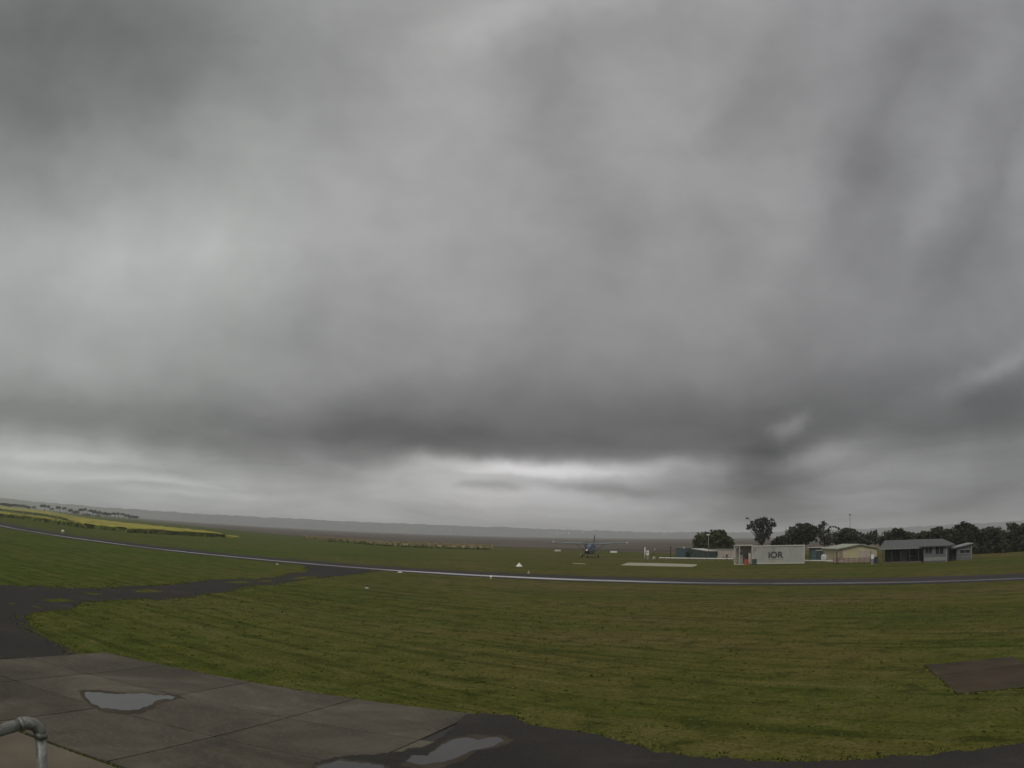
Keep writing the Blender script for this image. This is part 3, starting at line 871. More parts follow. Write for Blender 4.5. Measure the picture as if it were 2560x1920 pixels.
def crop(name, front_px, back_px, h, seed, label):
    """raised bed of flowering crop: bumpy top and ragged front between a near line (at its foot) and a far line (at its top)"""
    rg_ = np.random.default_rng(seed)
    def resample(pts, n):
        pts = np.array(pts); d = np.r_[0, np.cumsum(np.hypot(*np.diff(pts, axis=0).T))]
        s__ = np.linspace(0, d[-1], n); return np.c_[np.interp(s__, d, pts[:, 0]), np.interp(s__, d, pts[:, 1])]
    n, k = 240, 16
    Fp = resample([gpc(*p, far=1100) for p in front_px], n); Bp = resample([gpc(*p, h) for p in back_px], n)
    v = []
    for i in range(n):
        v.append((*(Fp[i] + rg_.normal(0, .5, 2)), 0.0))
        for j in range(k):
            s__ = (j / (k - 1)) ** 2.2
            p = Fp[i] * (1 - s__) + Bp[i] * s__ + rg_.normal(0, .25, 2)
            z = h * (1 + rg_.uniform(-.13, .1)) * (.85 if j == 0 else 1) * min(1, .35 + (n - 1 - i) / 12)
            v.append((*p, z))
        v.append((*(Bp[i] + (Bp[i] - Fp[i]) * .002), 0.0))
    kk = k + 2
    f = []; mi = []
    for i in range(n - 1):
        for j in range(kk - 1):
            f.append((i * kk + j, (i + 1) * kk + j, (i + 1) * kk + j + 1, i * kk + j + 1)); mi.append(1 if j == 0 else 0)
    for i in (0, n - 1):
        f.append(tuple(i * kk + j for j in range(kk))); mi.append(1)
    # upright stalks standing along the front
    for i in range(n * 4):
        a_ = rg_.uniform(0, n - 1.01); i0 = int(a_); p = Fp[i0] * (1 - (a_ - i0)) + Fp[i0 + 1] * (a_ - i0)
        p = p + (Bp[i0] - Fp[i0]) / (np.linalg.norm(Bp[i0] - Fp[i0]) + 1e-6) * rg_.uniform(-1.2, 1.6)
        hh_ = h * rg_.uniform(.5, .95) * min(1, .4 + (n - a_) / 12); w_ = rg_.uniform(.25, .6); th = rg_.uniform(0, 3.14); b = len(v)
        dx_, dy_ = math.cos(th) * w_, math.sin(th) * w_
        v += [(p[0] - dx_ * .5, p[1] - dy_ * .5, 0), (p[0] + dx_ * .5, p[1] + dy_ * .5, 0), (p[0] + dx_, p[1] + dy_, hh_ * .8), (p[0], p[1], hh_), (p[0] - dx_, p[1] - dy_, hh_ * .7)]
        f.append((b, b + 1, b + 2, b + 3, b + 4)); mi.append(1)
    me_ = bpy.data.meshes.new(name); me_.from_pydata(v, [], f); me_.update()
    o = new_obj(name, me_, M_CANOLA); me_.materials.append(M_STEM)
    me_.polygons.foreach_set('material_index', mi)
    return tag(o, label, 'crop', None, 'stuff')


crop('canola_crop', [(-90, 1279), (0, 1292), (60, 1298), (120, 1307), (180, 1316), (215, 1321)], [(-90, 1263), (0, 1277.5), (60, 1285), (110, 1291), (150, 1300.5), (190, 1304)], 1.3, 1, 'front strip of yellow flowering canola beyond the runway at far left')
crop('canola_crop', [(-90, 1260), (0, 1275), (60, 1283), (110, 1289), (160, 1300), (200, 1319), (240, 1322), (320, 1331.5), (430, 1337), (520, 1341.5), (596, 1343.5)], [(-90, 1247.5), (0, 1263.3), (60, 1269.5), (120, 1278), (160, 1285), (200, 1292), (240, 1298), (320, 1307), (430, 1318), (520, 1327), (592, 1336)], 1.3, 2, 'broad yellow flowering canola field stretching away at the left')


def tall_grass(px_near, h, depth, seed, label, material, n=5000):
    rg_ = np.random.default_rng(seed)
    P = np.array([gp(*p) for p in px_near]); d = np.r_[0, np.cumsum(np.hypot(*np.diff(P, axis=0).T))]
    v = []; f = []
    for i in range(n):
        s__ = rg_.uniform(0, d[-1]); x = np.interp(s__, d, P[:, 0]); y = np.interp(s__, d, P[:, 1])
        r_ = math.hypot(x, y); off = rg_.uniform(0, depth); x += x / r_ * off; y += y / r_ * off
        hh_ = h * rg_.uniform(.75, 1.05); w_ = rg_.uniform(.2, .55); th = rg_.uniform(0, 6.28); b = len(v)
        dx_, dy_ = math.cos(th) * w_, math.sin(th) * w_
        lx, ly = rg_.normal(0, .25, 2)
        v += [(x - dx_ * .4, y - dy_ * .4, 0), (x + dx_ * .4, y + dy_ * .4, 0), (x + dx_ + lx, y + dy_ + ly, hh_ * .8), (x + lx, y + ly, hh_), (x - dx_ + lx, y - dy_ + ly, hh_ * .75)]
        f.append((b, b + 1, b + 2, b + 3, b + 4))
    me_ = bpy.data.meshes.new('tall_grass'); me_.from_pydata(v, [], f); me_.update()
    return tag(new_obj('tall_grass', me_, material), label, 'grass', None, 'stuff')


tall_grass([(762, 1347), (860, 1354.5), (960, 1363.5), (1100, 1369.5), (1230, 1373.5)], 1.0, 60, 4, 'long strip of pale dry grass along the marsh edge', M_DRY, 16000)
tall_grass([(800, 1352.6), (860, 1356.0), (960, 1365.2), (1100, 1371), (1230, 1374.5)], .45, 2.5, 5, 'dark green fringe in front of the pale grass strip', M_STEM, 2200)


def leaf_mesh(name, lobes, density, size, seed, flat=.5, fill=.3):
    """leaf-sized quads spread through lobes (cx, cy, cz, rx, ry, rz)"""
    rg_ = np.random.default_rng(seed)
    V = []; Fc = 0
    for (x, y, z, rx, ry, rz_) in lobes:
        n = max(8, int(density * (rx * rz_ + rx * ry + ry * rz_) / 3))
        d = rg_.normal(size=(n, 3)); d /= np.linalg.norm(d, axis=1)[:, None]
        rad = np.where(rg_.random(n) < fill, rg_.random(n) ** .5 * .85, rg_.uniform(.82, 1.08, n))
        rad *= 1 + .12 * np.sin(d[:, 0] * 5 + x) * np.sin(d[:, 2] * 6 + z) + .08 * np.sin(d[:, 1] * 11 + d[:, 2] * 9)
        c = np.array([x, y, z]) + d * rad[:, None] * np.array([rx, ry, rz_])
        nn = d * flat + rg_.normal(size=(n, 3)) * (1 - flat); nn /= np.linalg.norm(nn, axis=1)[:, None]
        a_ = np.cross(nn, rg_.normal(size=(n, 3))); a_ /= np.linalg.norm(a_, axis=1)[:, None] + 1e-9
        b_ = np.cross(nn, a_)
        s__ = size * rg_.uniform(.5, 1.3, n)[:, None]
        quad = np.stack([c - a_ * s__, c - b_ * s__ * .6, c + a_ * s__, c + b_ * s__ * .6], 1)
        V.append(quad.reshape(-1, 3))
    V = np.concatenate(V); nq = len(V) // 4
    me_ = bpy.data.meshes.new(name)
    me_.vertices.add(len(V)); me_.vertices.foreach_set('co', V.astype(np.float32).ravel())
    me_.loops.add(nq * 4); me_.loops.foreach_set('vertex_index', np.arange(nq * 4, dtype=np.int32))
    me_.polygons.add(nq); me_.polygons.foreach_set('loop_start', np.arange(0, nq * 4, 4, dtype=np.int32))
    me_.polygons.foreach_set('loop_total', np.full(nq, 4, np.int32))
    me_.update(calc_edges=True); me_.validate()
    return me_


def tree(name, label, base_px, dist, lobes_px, material, seed, density=70, size=.34, trunk_r=.25, limbs=True, group=None, fill=.3, cat='tree', extra=None):
    """lobes given as (px, py, half-width, half-height) of the photograph at the tree's distance"""
    k = F_PX / dist
    bxp, byp, _ = at(base_px, 1380, dist)
    th = math.atan2(bxp, byp)
    t_ = thing(name, label, cat, (bxp, byp, 0), -th, group)
    rg_ = random.Random(seed)
    lobes = []
    for (px, py, rx, rz_) in lobes_px:
        P = at(px, py, dist)
        lx = (P[0] - bxp) * math.cos(th) - (P[1] - byp) * math.sin(th)
        lz = P[2]
        lobes.append((lx, rg_.uniform(-.5, .5) * rx / k, lz, rx / k, (rx + rz_) / 2 / k, rz_ / k))
    me_ = leaf_mesh('crown', lobes, density, size, seed, fill=fill)
    new_obj('crown', me_, material, t_)
    m_ = MB()
    top = max(l[2] for l in lobes)
    fork = min(l[2] - l[5] * .5 for l in lobes); fork = max(.8, fork)
    m_.tube([(0, 0, -.1), (.05, 0, fork * .5), (.0, .05, fork)], [trunk_r * 1.25, trunk_r, trunk_r * .85], 8)
    if limbs:
        for l in lobes:
            m_.tube([(0, .03, fork * .9), (l[0] * .45, l[1] * .5, fork + (l[2] - fork) * .45), (l[0] * .9, l[1], l[2])], [trunk_r * .65, trunk_r * .4, trunk_r * .15], 6)
    m_.build('trunk', M_BARK, t_, True)
    return t_


# near trees behind the airfield buildings
tree('bushy_tree', 'wide round dark green bush tree behind the pale portable building, left of the fuel tank', 1785, 196, [(1768, 1352, 32, 22), (1792, 1346, 28, 21), (1757, 1360, 24, 22), (1812, 1357, 22, 18), (1826, 1366, 12, 14), (1775, 1370, 38, 15), (1812, 1372, 22, 10), (1800, 1335, 16, 9)], M_LEAF_B, 31, 130, .36, .3)
tree('gum_tree', 'tall open gum tree with a flared crown standing behind the white fuel tank', 1904, 176,
     [(1905, 1306, 16, 11), (1888, 1312, 13, 8), (1925, 1308, 13, 9), (1874, 1317, 9, 6), (1935, 1312, 7, 5), (1899, 1322, 14, 9), (1918, 1321, 12, 9), (1911, 1298, 10, 5), (1893, 1302, 7, 4), (1904, 1335, 12, 9), (1914, 1342, 12, 9), (1897, 1345, 10, 8), (1922, 1331, 8, 9), (1904, 1354, 8, 7), (1885, 1325, 5, 4), (1868.5, 1295.5, 3.2, 2.4), (1929, 1299, 4, 3), (1880, 1305, 4, 3), (1869, 1321, 4, 3)], M_LEAF_E, 32, 170, .27, .26, fill=.35)
tree('dark_tree', 'big dark domed tree rising behind the right half of the fuel tank', 2000, 186, [(2004, 1330, 28, 22), (1985, 1340, 22, 20), (2022, 1326, 22, 16), (2036, 1334, 16, 18), (2012, 1318, 18, 10), (1997, 1352, 32, 16), (1975, 1350, 12, 12)], M_LEAF_D, 33, 130, .34, .35)
tree('low_bush', 'low dark bush filling the gap between the gum tree and the big domed tree', 1950, 180, [(1950, 1352, 16, 13), (1938, 1358, 12, 8), (1962, 1349, 14, 12), (1958, 1360, 20, 8)], M_LEAF_D, 34, 130, .34, .2, cat='bush')
tree('slender_gum_tree', 'thin wispy gum tree with pale sky gaps between the two dark domed trees', 2062, 190, [(2058, 1308, 6, 5), (2055, 1317, 8, 6), (2067, 1312, 4, 4), (2048, 1315, 5, 4), (2046, 1328, 8, 8), (2058, 1330, 9, 7), (2070, 1326, 5, 5), (2076, 1318, 3, 3), (2083, 1317, 3, 2.5), (2090, 1318, 3, 2.5), (2097, 1322, 4, 3), (2060, 1343, 14, 8), (2073, 1340, 9, 8), (2068, 1354, 20, 9), (2085, 1335, 8, 6), (2090, 1348, 12, 10)], M_LEAF_E, 35, 150, .28, .18, fill=.4)
tree('dark_tree', 'dark rounded tree directly behind the cream gabled shed, below the radio mast', 2120, 188, [(2120, 1335, 24, 14), (2102, 1345, 18, 14), (2140, 1342, 22, 13), (2116, 1326, 12, 6), (2155, 1350, 16, 10), (2125, 1355, 34, 12)], M_LEAF_D, 36, 125, .34, .3)
tree('scrubby_tree', 'ragged low tree in the dip between the cream shed and the grey house', 2172, 178, [(2170, 1340, 14, 8), (2184, 1336, 9, 8), (2190, 1331, 4, 5), (2176, 1352, 18, 10), (2162, 1349, 12, 9), (2196, 1348, 10, 10), (2178, 1330, 4, 3)], M_LEAF_E, 37, 130, .30, .2)
tree('dark_tree', 'dark domed tree behind the left end of the grey house roof', 2240, 178, [(2240, 1336, 26, 14), (2222, 1342, 20, 14), (2260, 1340, 22, 12), (2245, 1328, 16, 6), (2240, 1356, 46, 14), (2275, 1350, 18, 10)], M_LEAF_D, 38, 120, .34, .3)
tree('dark_tree', 'dark tree with a peaked top behind the right end of the grey house roof', 2340, 176, [(2342, 1331, 22, 12), (2320, 1340, 22, 12), (2362, 1338, 20, 16), (2346, 1322, 10, 5), (2340, 1356, 40, 18), (2300, 1348, 18, 10)], M_LEAF_D, 39, 120, .34, .3)
tree('dark_tree', 'tallest dark tree standing over the small grey shed at right', 2410, 170, [(2408, 1318, 20, 11), (2394, 1328, 18, 14), (2428, 1326, 20, 14), (2412, 1340, 36, 22), (2445, 1346, 16, 22), (2385, 1350, 18, 24), (2415, 1312, 14, 6), (2440, 1365, 18, 20)], M_LEAF_D, 40, 115, .36, .35)
tree('dark_tree', 'broad dark tree right of the small grey shed', 2475, 172, [(2475, 1330, 22, 12), (2455, 1338, 18, 14), (2495, 1334, 18, 14), (2475, 1352, 36, 24), (2500, 1358, 18, 20), (2460, 1368, 22, 14)], M_LEAF_D, 41, 115, .36, .3)
tree('dark_tree', 'dark tree cut off by the right edge of the picture', 2545, 168, [(2530, 1316, 14, 8), (2555, 1322, 24, 12), (2540, 1340, 34, 22), (2570, 1345, 26, 28), (2515, 1352, 20, 18), (2535, 1364, 30, 16), (2532, 1309, 6, 3)], M_LEAF_D, 42, 115, .36, .3)
tree('dark_tree', 'dark tree filling the low skyline between the house and the tallest tree', 2385, 196, [(2380, 1336, 20, 12), (2370, 1350, 26, 18)], M_LEAF_D, 43, 110, .36, .3)

tree('low_bush', 'dark low scrub joining the trees behind the ridge of the grey house', 2292, 190, [(2275, 1346, 26, 14), (2310, 1344, 26, 14), (2290, 1356, 48, 16)], M_LEAF_D, 44, 110, .36, .2, cat='bush')
tree('low_bush', 'dark scrub at ground level right of the small grey shed', 2470, 164, [(2448, 1372, 20, 16), (2480, 1370, 24, 16), (2512, 1366, 22, 16)], M_LEAF_D, 45, 110, .36, .2, cat='bush')
tree('low_bush', 'dark scrub at ground level under the tree at the right picture edge', 2545, 166, [(2530, 1364, 22, 16), (2556, 1360, 24, 18), (2580, 1356, 20, 20)], M_LEAF_D, 46, 110, .36, .2, cat='bush')

# far trees and shrubs along the foot of the left-hand hills
far_specs = [(18, 1262, 20, 3.0), (38, 1263.5, 14, 3), (56, 1265, 12, 3.4), (70, 1267.5, 9, 3), (85, 1268.5, 5, 3), (108, 1264.5, 10, 3.2), (121, 1267, 5, 3.4), (130, 1272.5, 6, 2.4), (146, 1269, 8, 3), (161, 1271, 7, 3.2), (176, 1276, 7, 4), (190, 1280.5, 9, 4.2), (203, 1274.5, 9, 3), (214, 1273.5, 4, 3), (228, 1277, 9, 3.2), (237, 1279.5, 7, 4), (248, 1282, 8, 4.4), (262, 1284.5, 9, 4), (272, 1285.5, 7, 4), (284, 1284, 7, 3.2), (293, 1284, 6, 3), (306, 1285.5, 8, 3), (318, 1289, 8, 3.2), (330, 1292, 9, 3.4), (341, 1293, 7, 2.6), (213, 1286, 5, 2), (222, 1287, 6, 2), (244, 1289, 7, 2)]
far_trees = []
ORD = ['leftmost', 'second', 'third', 'fourth', 'fifth', 'sixth', 'seventh', 'eighth', 'ninth', 'tenth', 'eleventh', 'twelfth', 'thirteenth', 'fourteenth', 'fifteenth', 'sixteenth', 'seventeenth', 'eighteenth', 'nineteenth', 'twentieth']


def nth(k): return ORD[k] if k == 0 else ORD[k] + ' from left'


is_shrub = [w_ > 10 or h_ < 2.3 or i < 5 for i, (px, py, w_, h_) in enumerate(far_specs)]
rank_far = {}
for kind_ in (True, False):
    for r__, i in enumerate(sorted([i for i in range(len(far_specs)) if is_shrub[i] == kind_], key=lambda i: far_specs[i][0])): rank_far[i] = r__
for i, (px, py, w_, h_) in enumerate(far_specs):
    d_ = 1000 + (i * 137) % 320
    shrub = is_shrub[i]
    rgx = random.Random(i)
    lob = [(px, py, w_, h_)] if shrub else [(px - w_ * .4, py + .8, w_ * .55, h_ * .75), (px + w_ * .35, py, w_ * .6, h_ * .8), (px + rgx.uniform(-2, 2), py - h_ * .4, w_ * .5, h_ * .6)]
    tree('shrub' if shrub else 'distant_tree', ('dark shrub behind the canola at far left, ' if shrub else 'distant spreading tree below the left-hand hills, ') + nth(rank_far[i]), px, d_, lob, M_FAR, 200 + i, 16, 1.0, .35, not shrub, 'far shrubs at left' if shrub else 'far spreading trees at left', .4, 'shrub' if shrub else 'tree')

# white houses far off on the hillside ahead
hs_ = [(1393, 1331.5, 5), (1405, 1331, 4), (1422, 1331, 6), (1458, 1330, 6), (1126, 1322, 4), (960 + 1000 / 6.9, 1321, 3), (1660, 1334, 4), (1500, 1333, 3)]
proto = None
for i, (px, py, w_) in enumerate(hs_):
    d_ = 4290.0
    x, y, z = at(px, py, d_)
    h = thing('far_house', 'tiny white house on the distant hillside ahead, ' + nth(sorted(range(len(hs_)), key=lambda j: hs_[j][0]).index(i)), 'house', (x, y, z - 8.0), -math.atan2(x, y), 'white houses on the far hillside')
    W_ = .62 * w_ * d_ / F_PX
    m = MB(); m.box((0, 0, 5.0), (W_, 7, 7)); m.build('wall', M_WHITE, h)
    m = MB(); m.prism([(-W_ / 2 - .5, 8.5), (W_ / 2 + .5, 8.5), (W_ / 2 - 1.2, 10.4), (-W_ / 2 + 1.2, 10.4)], -3.9, 3.9); m.build('roof', M_GREYROOF, h)

# ------------------------------------------------------------------ fuel tank container with pump bay
A = np.array(at(1879, 1410, 137.6)[:2]); B = np.array(at(2011, 1412.8, 137.2)[:2])
dv_ = B - A; TL = float(np.linalg.norm(dv_)); rz = math.atan2(dv_[1], dv_[0])
ft = thing('fuel_tank', 'long white fuel tank with dark lettering and an open pump bay at left', 'fuel tank', (float(A[0]), float(A[1]), 0), rz)
TH = 2.95; TD = 2.45
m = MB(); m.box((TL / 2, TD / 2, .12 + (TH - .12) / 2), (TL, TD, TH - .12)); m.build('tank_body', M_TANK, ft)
m = MB()
m.box((TL / 2, -.03, TH - .06), (TL + .12, .10, .16)); m.box((TL / 2, TD + .03, TH - .06), (TL + .12, .1, .16)); m.box((TL + .02, TD / 2, TH - .06), (.1, TD - .1, .15))
m.build('top_rail', M_TRIM, ft)
m = MB(); m.box((TL / 2, -.03, .17), (TL + .1, .1, .16)); m.build('bottom_rail', M_TRIM, ft)
for xx in (.06, TL - .06):
    m = MB(); m.box((xx, -.035, TH / 2 + .06), (.16, .10, TH - .42)); m.build('corner_post', M_TRIM, ft)
for xx in (.8, TL / 2, TL - .6):
    m = MB(); m.box((xx, TD / 2, .05), (.3, TD - .2, .12)); m.build('foot', M_DARKPOST, ft)
m = MB(); m.tube([(TL * .12, TD * .4, TH), (TL * .12, TD * .4, TH + .22)], .12, 10); m.build('vent_cap', M_BLACK, ft)
m = MB(); m.box((.42, -.10, .46), (.75, .1, .85)); m.build('hose_locker', M_DARKGREEN, ft)


def letters(body, height, width, cx_, cz, depth, material, parent, name):
    cu = bpy.data.curves.new(name, 'FONT'); cu.body = body; cu.size = 1; cu.align_x = 'CENTER'; cu.align_y = 'CENTER'
    cu.extrude = .01; cu.offset = .032
    ob = bpy.data.objects.new(name, cu); COL.objects.link(ob)
    dg = bpy.context.evaluated_depsgraph_get(); me_ = bpy.data.meshes.new_from_object(ob.evaluated_get(dg))
    bpy.data.objects.remove(ob)
    co_ = np.array([v.co[:] for v in me_.vertices]); lo, hi = co_.min(0), co_.max(0)
    sx_, sz_ = width / (hi[0] - lo[0]), height / (hi[1] - lo[1])
    for v in me_.vertices:
        x, y, z = v.co
        v.co = (cx_ + (x - (lo[0] + hi[0]) / 2) * sx_, depth - z - .012, cz + (y - (lo[1] + hi[1]) / 2) * sz_)
    me_.update()
    return new_obj(name, me_, material, parent)


def along(px):
    """distance along the tank face of a pixel column"""
    d = ray(px, 1395); n_ = np.array([-dv_[1], dv_[0]])
    t_ = (A @ n_) / (d[:2] @ n_); return float((d[:2] * t_ - A) @ dv_ / TL)


l0, l1 = along(1921), along(1958.5)
letters('iOR', 1.02, l1 - l0, (l0 + l1) / 2, 1.50, -.002, M_LETTER, ft, 'lettering')
m = MB()
for k in range(9):
    w_ = (l1 - l0) / 9; m.box((l0 + w_ * (k + .45), -.008, .80), (w_ * .62, .012, .09))
tag(m.build('small_print', M_GREYTXT, ft), kind='stuff')
m = MB(); a0_ = along(1876.5); a1_ = along(1883)
m.box(((a0_ + a1_) / 2, -.008, 1.95), (a1_ - a0_, .014, .13)); m.build('warning_label', M_LETTER, ft)
m = MB(); a0_ = along(1877); a1_ = along(1895)
for k in range(3):
    m.box(((a0_ + a1_) / 2 - .1 * k, -.008, 2.45 - .16 * k), ((a1_ - a0_) * (1 - .15 * k), .014, .07))
m.build('notice', M_GREYTXT, ft)
# pump bay (to the left: negative x of the tank)
bl_ = along(1835)
pb = -abs(bl_)
m = MB(); m.box((pb / 2, TD / 2, TH + .10), (abs(pb) + .1, TD, .12)); m.build('bay_roof', M_TRIM, ft)
for xx, yy in ((pb + .05, .05), (pb + .05, TD - .1), (pb * .70, .05)):
    m = MB(); m.box((xx, yy, TH / 2), (.11, .11, TH)); m.build('bay_post', M_TRIM, ft)
m = MB(); m.tube([(pb + .1, .05, TH - .6), (pb + .6, .05, TH - .02)], .05, 8); m.build('brace', M_TRIM, ft)
m = MB(); m.box((pb * .55, .1, .09), (abs(pb) * .9, .5, .12)); m.build('bay_sill', M_TRIM, ft)
m = MB(); m.box((pb * .62, TD * .6, 1.25), (.5, .6, 2.1), bev=.03); pu = m.build('pump_cabinet', M_TANK, ft)
m = MB(); m.box((pb * .62, TD * .6 - .32, 1.75), (.34, .05, .3)); m.build('display', M_PANE, pu)
m = MB(); m.box((pb * .12, .35, 1.0), (.4, .5, 1.7), bev=.03); m.build('control_cabinet', M_CREAMPINK, ft)
m = MB(); m.box((pb * .36, TD * .45, 1.0), (.6, .8, 1.1)); m.build('hose_reel', M_DARKPOST, ft)
m = MB(); m.box((pb * .5, TD - .05, 1.6), (abs(pb) * .95, .06, 2.6)); m.build('back_screen', M_CREAMPINK, ft)
# red bin beside the tank
bn = thing('spill_bin', 'orange-red bin standing at the left end of the white fuel tank', 'bin', (*gp(1865, 1412.3), 0), rz)
m = MB(); m.box((0, 0, .42), (.62, .55, .84), bev=.05, taper=1.06); m.build('body', M_RED, bn)
m = MB(); m.box((0, 0, .88), (.72, .64, .07), bev=.05); m.build('lid', M_RED, bn)

# ------------------------------------------------------------------ buildings and yard things around the tank


def frame_from(pxa, pya, pxb, pyb):
    a_ = np.array(gp(pxa, pya)); b_ = np.array(gp(pxb, pyb)); d = b_ - a_
    return a_, float(np.linalg.norm(d)), math.atan2(d[1], d[0])


def frame_d(pxa, da, pxb, db):
    a_ = np.array(at(pxa, 1400, da)[:2]); b_ = np.array(at(pxb, 1400, db)[:2]); d = b_ - a_
    return a_, float(np.linalg.norm(d)), math.atan2(d[1], d[0])


def window(parent, x, z, w, h, y=0.0, frame=M_PALETRIM, cross=True):
    m = MB(); fw = .07
    m.box((x, y - .03, z + h / 2 + fw / 2), (w + 2 * fw, .08, fw)); m.box((x, y - .03, z - h / 2 - fw / 2), (w + 2 * fw, .08, fw))
    for s_ in (-1, 1): m.box((x + s_ * (w / 2 + fw / 2), y - .03, z), (fw, .08, h))
    if cross: m.box((x, y - .025, z), (.05, .05, h))
    f = m.build('window', frame, parent)
    m = MB(); m.box((x, y - .004, z), (w, .02, h)); m.build('pane', M_PANE, f)
    return f


def set_h(px, py, o, dist):
    return at(px, py, dist)[2]


# pale portable building
a_, L_, rz = frame_from(1771, 1396.5, 1834, 1398)
d0 = float(np.hypot(*a_)); HH = at(1800, 1373.5, d0)[2]
pbld = thing('portable_building', 'low pale pinkish portable building with one small window left of the fuel tank', 'building', (float(a_[0]), float(a_[1]), 0), rz)
m = MB(); m.box((L_ / 2, 1.5, .2 + (HH - .2) / 2), (L_, 3.0, HH - .2)); m.build('wall', M_CREAMPINK, pbld)
m = MB(); m.box((L_ / 2, 1.5, HH + .05), (L_ + .2, 3.2, .1)); m.build('roof', M_PALETRIM, pbld)
m = MB(); m.box((L_ / 2, 1.5, .1), (L_ - .3, 2.8, .22)); m.build('base', M_DARKPOST, pbld)
wz = at(1791, 1383.5, d0)[2]
window(pbld, L_ * (1791 - 1771) / 63, wz, .95, .85, frame=M_FENCEBOARD)
# dark green container
a_, L_, rz = frame_from(1730, 1396, 1770, 1397.5)
d0 = float(np.hypot(*a_)); HH = at(1750, 1374.5, d0)[2]
gc = thing('storage_container', 'dark green storage shed with a pale sloping roof edge beside the portable building', 'shed', (float(a_[0]), float(a_[1]), 0), rz)
m = MB(); m.add([(0, 0, 0), (L_, 0, 0), (L_, 2.4, 0), (0, 2.4, 0), (0, 0, HH + .15), (L_, 0, HH - .25), (L_, 2.4, HH - .25), (0, 2.4, HH + .15)], [(3, 2, 1, 0), (0, 1, 5, 4), (1, 2, 6, 5), (2, 3, 7, 6), (3, 0, 4, 7), (4, 5, 6, 7)]); m.build('body', M_DARKGREEN, gc)
m = MB(); m.add([(-.15, -.12, HH + .18), (L_ + .1, -.12, HH - .24), (L_ + .1, 2.5, HH - .24), (-.15, 2.5, HH + .18), (-.15, -.12, HH + .30), (L_ + .1, -.12, HH - .12), (L_ + .1, 2.5, HH - .12), (-.15, 2.5, HH + .30)], [(3, 2, 1, 0), (0, 1, 5, 4), (1, 2, 6, 5), (2, 3, 7, 6), (3, 0, 4, 7), (4, 5, 6, 7)]); m.build('roof', M_TRIM, gc)
for k in range(7):
    m = MB(); m.box((L_ * (k + .5) / 7, -.03, HH * .45), (.12, .05, HH * .78)); m.build('rib', M_DARKGREEN, gc)
# blue-green container with white vent
a_, L_, rz = frame_from(1688, 1394, 1713, 1394.8)
d0 = float(np.hypot(*a_)); HH = at(1700, 1371.5, d0)[2]
bc = thing('water_tank', 'square blue-green tank with a white vent on top, left of the dark green shed', 'tank', (float(a_[0]), float(a_[1]), 0), rz)
m = MB(); m.box((L_ / 2, 1.2, HH / 2), (L_, 2.3, HH), bev=.08); m.build('body', M_BLUEGREEN, bc)
m = MB(); m.box((L_ / 2, 1.2, HH + .04), (L_ + .12, 2.42, .09), bev=.08); m.build('lid', M_DARKGREEN, bc)
m = MB(); m.tube([(L_ * .48, 1.0, HH), (L_ * .48, 1.0, HH + .35)], [.14, .17], 10); m.build('vent', M_WHITE, bc)
for k in range(4):
    m = MB(); m.box((L_ * (k + .5) / 4, -.03, HH * .5), (.1, .06, HH * .9)); m.build('rib', M_BLUEGREEN, bc)
# low shrubs between containers
tree('low_bush', 'grey-green bush between the blue-green tank and the dark green shed', 1722, 172, [(1722, 1384, 8, 9), (1718, 1390, 8, 6), (1727, 1378, 4, 4)], M_LEAF_G, 51, 90, .25, .08, cat='bush')


def pole(px, py_base, py_top, r, label, name, material, cat, dist=None, head=None):
    x, y = gp(px, py_base); d = math.hypot(x, y)
    h = at(px, py_top, d)[2]
    t_ = thing(name, label, cat, (x, y, 0))
    m = MB(); m.tube([(0, 0, 0), (0, 0, h)], [r, r * .85], 8); m.build('pole', material, t_, True)
    return t_, h


s1, h1 = pole(1612, 1398, 1368, .10, 'slim white post standing left of the white cabinet on the far grass', 'white_post', M_WHITE, 'post')
m = MB(); m.tube([(0, 0, h1), (0, 0, h1 + .06)], [.13, .06], 8); m.build('cap', M_PALETRIM, s1)
x, y = gp(1619, 1398.5); d = math.hypot(x, y)
ps = thing('bowser_cabinet', 'upright white cabinet on a grey stand beside the slim white post', 'cabinet', (x, y, 0), -math.atan2(x, y))
zt_, zm = at(1619, 1376, d)[2], at(1619, 1388, d)[2]
m = MB(); m.box((0, 0, (zt_ + zm) / 2), (.52, .4, zt_ - zm), bev=.04); m.build('cabinet', M_WHITE, ps)
m = MB(); m.box((0, 0, zm / 2), (.46, .34, zm)); m.build('stand', M_PALETRIM, ps)
m = MB(); m.box((0, -.205, (zt_ + zm) / 2 + .1), (.22, .02, .3)); m.build('dial', M_GREYTXT, ps)
x, y = gp(1635, 1399.8)
dr_ = thing('pink_drum', 'small faded pink drum on the grass at the left end of the white rail', 'drum', (x, y, 0))
m = MB(); m.tube([(0, 0, 0), (0, 0, .25), (0, 0, .5), (0, 0, .62)], [.26, .29, .29, .26], 14); m.build('body', M_CREAMPINK, dr_, True)
m = MB(); m.tube([(0, 0, .62), (0, 0, .65)], .22, 14); m.build('lid', M_FENCEBOARD, dr_)
wsk, wh_ = pole(1633, 1388, 1376, .045, 'small faded orange windsock on a short pole beyond the white cabinet', 'windsock', M_DARKPOST, 'windsock')
m = MB(); m.tube([(0, 0, wh_ - .1), (.35, .1, wh_ + .12), (.72, .15, wh_ + .30)], [.10, .15, .17], 12); m.build('sock', paint('faded_orange', (.36, .21, .12), .7), wsk, True)
dp, hp = pole(1676.5, 1394, 1366, .09, 'dark timber post standing alone left of the blue-green tank', 'timber_post', M_DARKPOST, 'post')
m = MB(); m.box((-.1, 0, hp - .2), (.9, .06, .06)); m.build('cross_arm', M_DARKPOST, dp)
lpz, lh = pole(1770.5, 1398.5, 1337, .055, 'thin pale lamp pole in front of the wide round bush', 'lamp_pole', M_PALETRIM, 'lamp post')
